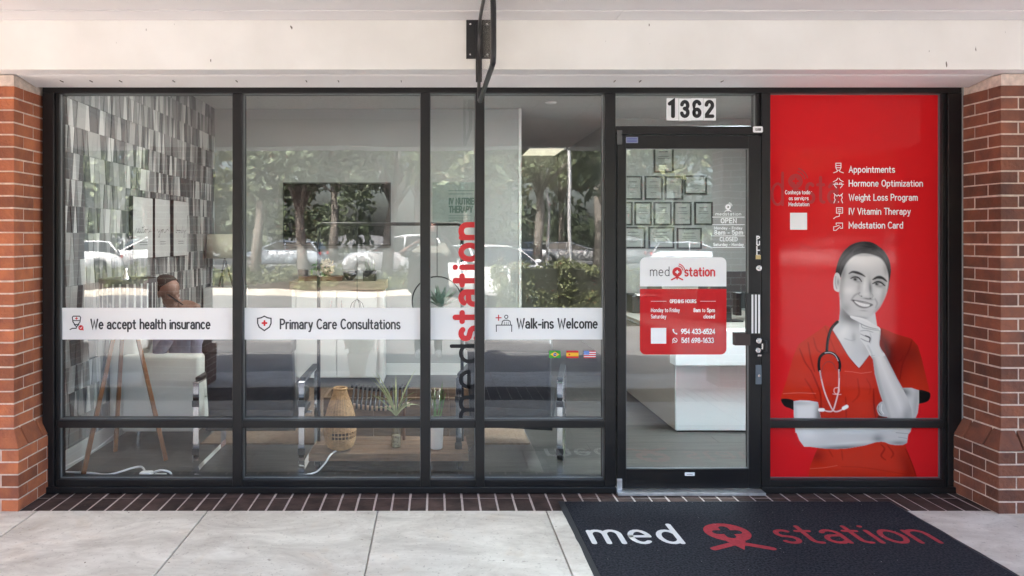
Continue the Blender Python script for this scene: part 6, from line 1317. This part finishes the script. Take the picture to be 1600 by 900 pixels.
# lamp posts
for px, dv, lb in ((857, 30, 'thin pale pole left of the bright green tree'), (893, 24, 'taller pale pole right of the dark tree')):
    x, y = vpos(px, dv); t = thing('street_lamp', lb, 'lamp post', (x, y, -.13), group='car park lamp posts'); q = MB(); q.tube([(x, y, -.13), (x, y, 7)], [.07, .05], 10); q.build('pole', M['alu'], t); q = MB(); q.box(x-.2, x+.5, y-.15, y+.15, 6.95, 7.1); q.build('lamp_head', M['alu'], t)
# canopy tube lights
for s_, lb in ((-1, 'left'), (1, 'right')):
    t = thing('strip_light', 'twin white tube light under the canopy, '+lb+' side, mirrored high in the glass', 'strip light', (s_*3.1, -2.4, 2.6), group='canopy tube lights')
    a0, a1 = (V(-3.05, -1.7, 2.69), V(-3.25, -2.95, 2.69)) if s_ < 0 else (V(3.35, -1.7, 2.69), V(3.6, -2.95, 2.69))
    for k in (-.04, .04): q = MB(); q.tube([a0+V(k, 0, 0), a1+V(k, 0, 0)], .014, 8); q.build('tube', M['white'], t)
    q = MB(); q.add([a0+V(-.07, 0, .02), a0+V(.07, 0, .02), a1+V(.07, 0, .02), a1+V(-.07, 0, .02), a0+V(-.07, 0, .084), a0+V(.07, 0, .084), a1+V(.07, 0, .084), a1+V(-.07, 0, .084)], [(3,2,1,0),(4,5,6,7),(0,1,5,4),(1,2,6,5),(2,3,7,6),(3,0,4,7)]); q.build('housing', M['ceilpaint'], t)

# cars: lofted cross-sections along the length, glass, wheels, lamps
cw = mat('car_window', (.012, .014, .016), .06); tyre = mat('tyre', (.02, .02, .02), .8)
def car(label, x, y, rz, color, suv=False, group='cars parked in the car park'):
    t = thing('parked_car', label, 'car', (x, y, -.13), rz, group); pm = mat('car_paint_'+str(len(bpy.data.materials)), color, .25, coat=.6)
    H = 1.68 if suv else 1.44; L = 4.7; W = .91
    xs = np.linspace(-L/2, L/2, 45)
    def top(u):     # body shoulder height
        pts_ = [(-2.35, .62), (-2.25, .86), (-1.9, .98), (-.9, 1.0), (.7, .98), (1.5, .92), (2.05, .82), (2.28, .66), (2.35, .52)]
        return np.interp(u, *zip(*pts_))*(1.08 if suv else 1)
    def roof(u):
        pts_ = ([(-2.25, .95), (-1.95, 1.35), (-1.6, 1.40), (-.2, 1.46), (.3, 1.36), (1.15, .98)] if not suv else [(-2.3, .98), (-2.1, 1.5), (-1.7, 1.66), (-.2, 1.70), (.35, 1.56), (1.15, 1.05)])
        return np.interp(u, *zip(*pts_))
    q = MB(); rings = []
    for u in xs:
        zt = top(u); tap = 1-.16*max(0, abs(u)-1.6)**2/.56; ww = W*tap; z0 = .24+.10*max(0, abs(u)-2.0)
        wa = min(abs(u-1.42), abs(u+1.40)); arch = math.sqrt(max(0, .36**2-wa**2)) if wa < .36 else 0; zl = max(z0, .33+arch)
        rings.append([(u, -ww, zl), (u, -ww*1.01, (zl+zt)/2), (u, -ww*.97, zt-.08), (u, -ww*.86, zt), (u, 0, zt+.025), (u, ww*.86, zt), (u, ww*.97, zt-.08), (u, ww*1.01, (zl+zt)/2), (u, ww, zl), (u, 0, z0)])
    n_ = 10; vs_ = [p for r_ in rings for p in r_]; q.add(vs_, [(i*n_+j, i*n_+(j+1) % n_, (i+1)*n_+(j+1) % n_, (i+1)*n_+j) for i in range(len(xs)-1) for j in range(n_)]+[tuple(range(n_)), tuple((len(xs)-1)*n_+j for j in range(n_))]); q.build('body', pm, t, world=False, smooth=True)
    us = np.linspace(-2.2, 1.12, 26); gq = MB(); rq = MB(); vs_ = []; rv = []
    for u in us:
        a = top(u)-.02; h_ = max(roof(u), a+.01); k = (h_-a)/(H-a+.01); w0, w1 = W*.87, W*(.87-.16*k)
        vs_ += [(u, -w0, a), (u, -w1, h_-.035*k), (u, -w1+.10, h_), (u, w1-.10, h_), (u, w1, h_-.035*k), (u, w0, a)]; 
    gq.add(vs_, [(i*6+j, i*6+(j+1) % 6, (i+1)*6+(j+1) % 6, (i+1)*6+j) for i in range(len(us)-1) for j in range(6)]+[tuple(range(6)), tuple((len(us)-1)*6+j for j in range(6))]); gq.build('windows', cw, t, world=False, smooth=False)
    ur = [u for u in us if (-1.95 < u < .15)]
    for u in ur: h_ = roof(u); k = 1; w1 = W*.71; rv += [(u, -w1-.01, h_-.06), (u, -w1+.06, h_+.008), (u, 0, h_+.03), (u, w1-.06, h_+.008), (u, w1+.01, h_-.06)]
    rq.add(rv, [(i*5+j, i*5+j+1, (i+1)*5+j+1, (i+1)*5+j) for i in range(len(ur)-1) for j in range(4)])
    for s_ in (-1, 1):
        for (u0, u1) in ((1.12, .15), (-2.2, -1.85), (-.42, -.40), ):
            p0 = V(u0, s_*W*.875, top(u0)) ; p1 = V(u1, s_*W*.735, roof(u1)-.02); rq.tube([p0, p1], .035, 6)
    rq.build('roof', pm, t, world=False, smooth=True)
    for u in (1.42, -1.40):
        for s_ in (-1, 1):
            wq = MB(); wq.tube([(u, s_*.70, .33), (u, s_*.90, .33)], .33, 24); wl2 = wq.build('wheel', tyre, t, world=False); rq = MB(); rq.tube([(u, s_*.90, .33), (u, s_*.905, .33)], .20, 20)
            for k in range(5): a = k*1.2566; rq.tube([(u, s_*.912, .33), (u+.19*math.cos(a), s_*.912, .33+.19*math.sin(a))], .022, 5)
            rq.build('rim', M['satin'], wl2, world=False)
    for s_ in (-1, 1):
        hq_ = MB(); hq_.ell((2.18, s_*.62, .70), (.13, .17, .07)); hq_.build('headlight', M['chrome'], t, world=False, smooth=True); hq_ = MB(); hq_.ell((-2.28, s_*.66, .82), (.07, .16, .08)); hq_.build('tail_light', M['vred'], t, world=False, smooth=True)
        hq_ = MB(); hq_.ell((.72, s_*1.0, 1.02), (.08, .1, .06)); hq_.build('mirror', pm, t, world=False, smooth=True)
    return t
WH = (.78, .79, .80)
def cv(px, dv): return vpos(px, dv)
x, y = cv(95, 31); car('white saloon, its rear wheel in view, mirrored in the leftmost window', x, y, R(153), WH)
x, y = cv(225, 36); car('white estate behind the saloon, mirrored in the leftmost window', x, y, R(150), (.7, .71, .72), True)
x, y = cv(618, 33); car('white SUV behind the leaning tree', x, y, R(182), WH, True)
x, y = cv(440, 38); car('silver-blue car partly behind the SUV bonnet', x, y, R(185), (.42, .48, .55))
x, y = cv(768, 19.0); car('white hatchback half hidden by the hedge', x, y, R(75), WH)
x, y = cv(835, 46); car('dark blue car beyond the hedge', x, y, R(10), (.03, .045, .08))
x, y = cv(900, 42); car('white car right of the dark blue car', x, y, R(15), (.6, .62, .64))
x, y = cv(1010, 40); car('pale grey car mirrored behind the certificates', x, y, R(8), (.5, .53, .56)); x, y = cv(1085, 36); car('light blue-grey saloon mirrored above the hours sign', x, y, R(5), (.45, .5, .56))
x, y = cv(1270, 33); car('white car mirrored faintly in the red poster', x, y, R(176), WH); x, y = cv(1390, 31); car('silver car mirrored at the right of the red poster', x, y, R(180), (.55, .56, .58), True)
# parking bay lines
for k in range(14):
    q = MB(); q.box(-20+k*2.7, -20+k*2.7+.1, -31, -26, -.1302, -.126); q.build('bay_line', mat('road_paint', (.7, .7, .68), .8) if 'road_paint' not in bpy.data.materials else bpy.data.materials['road_paint'], kind=S)
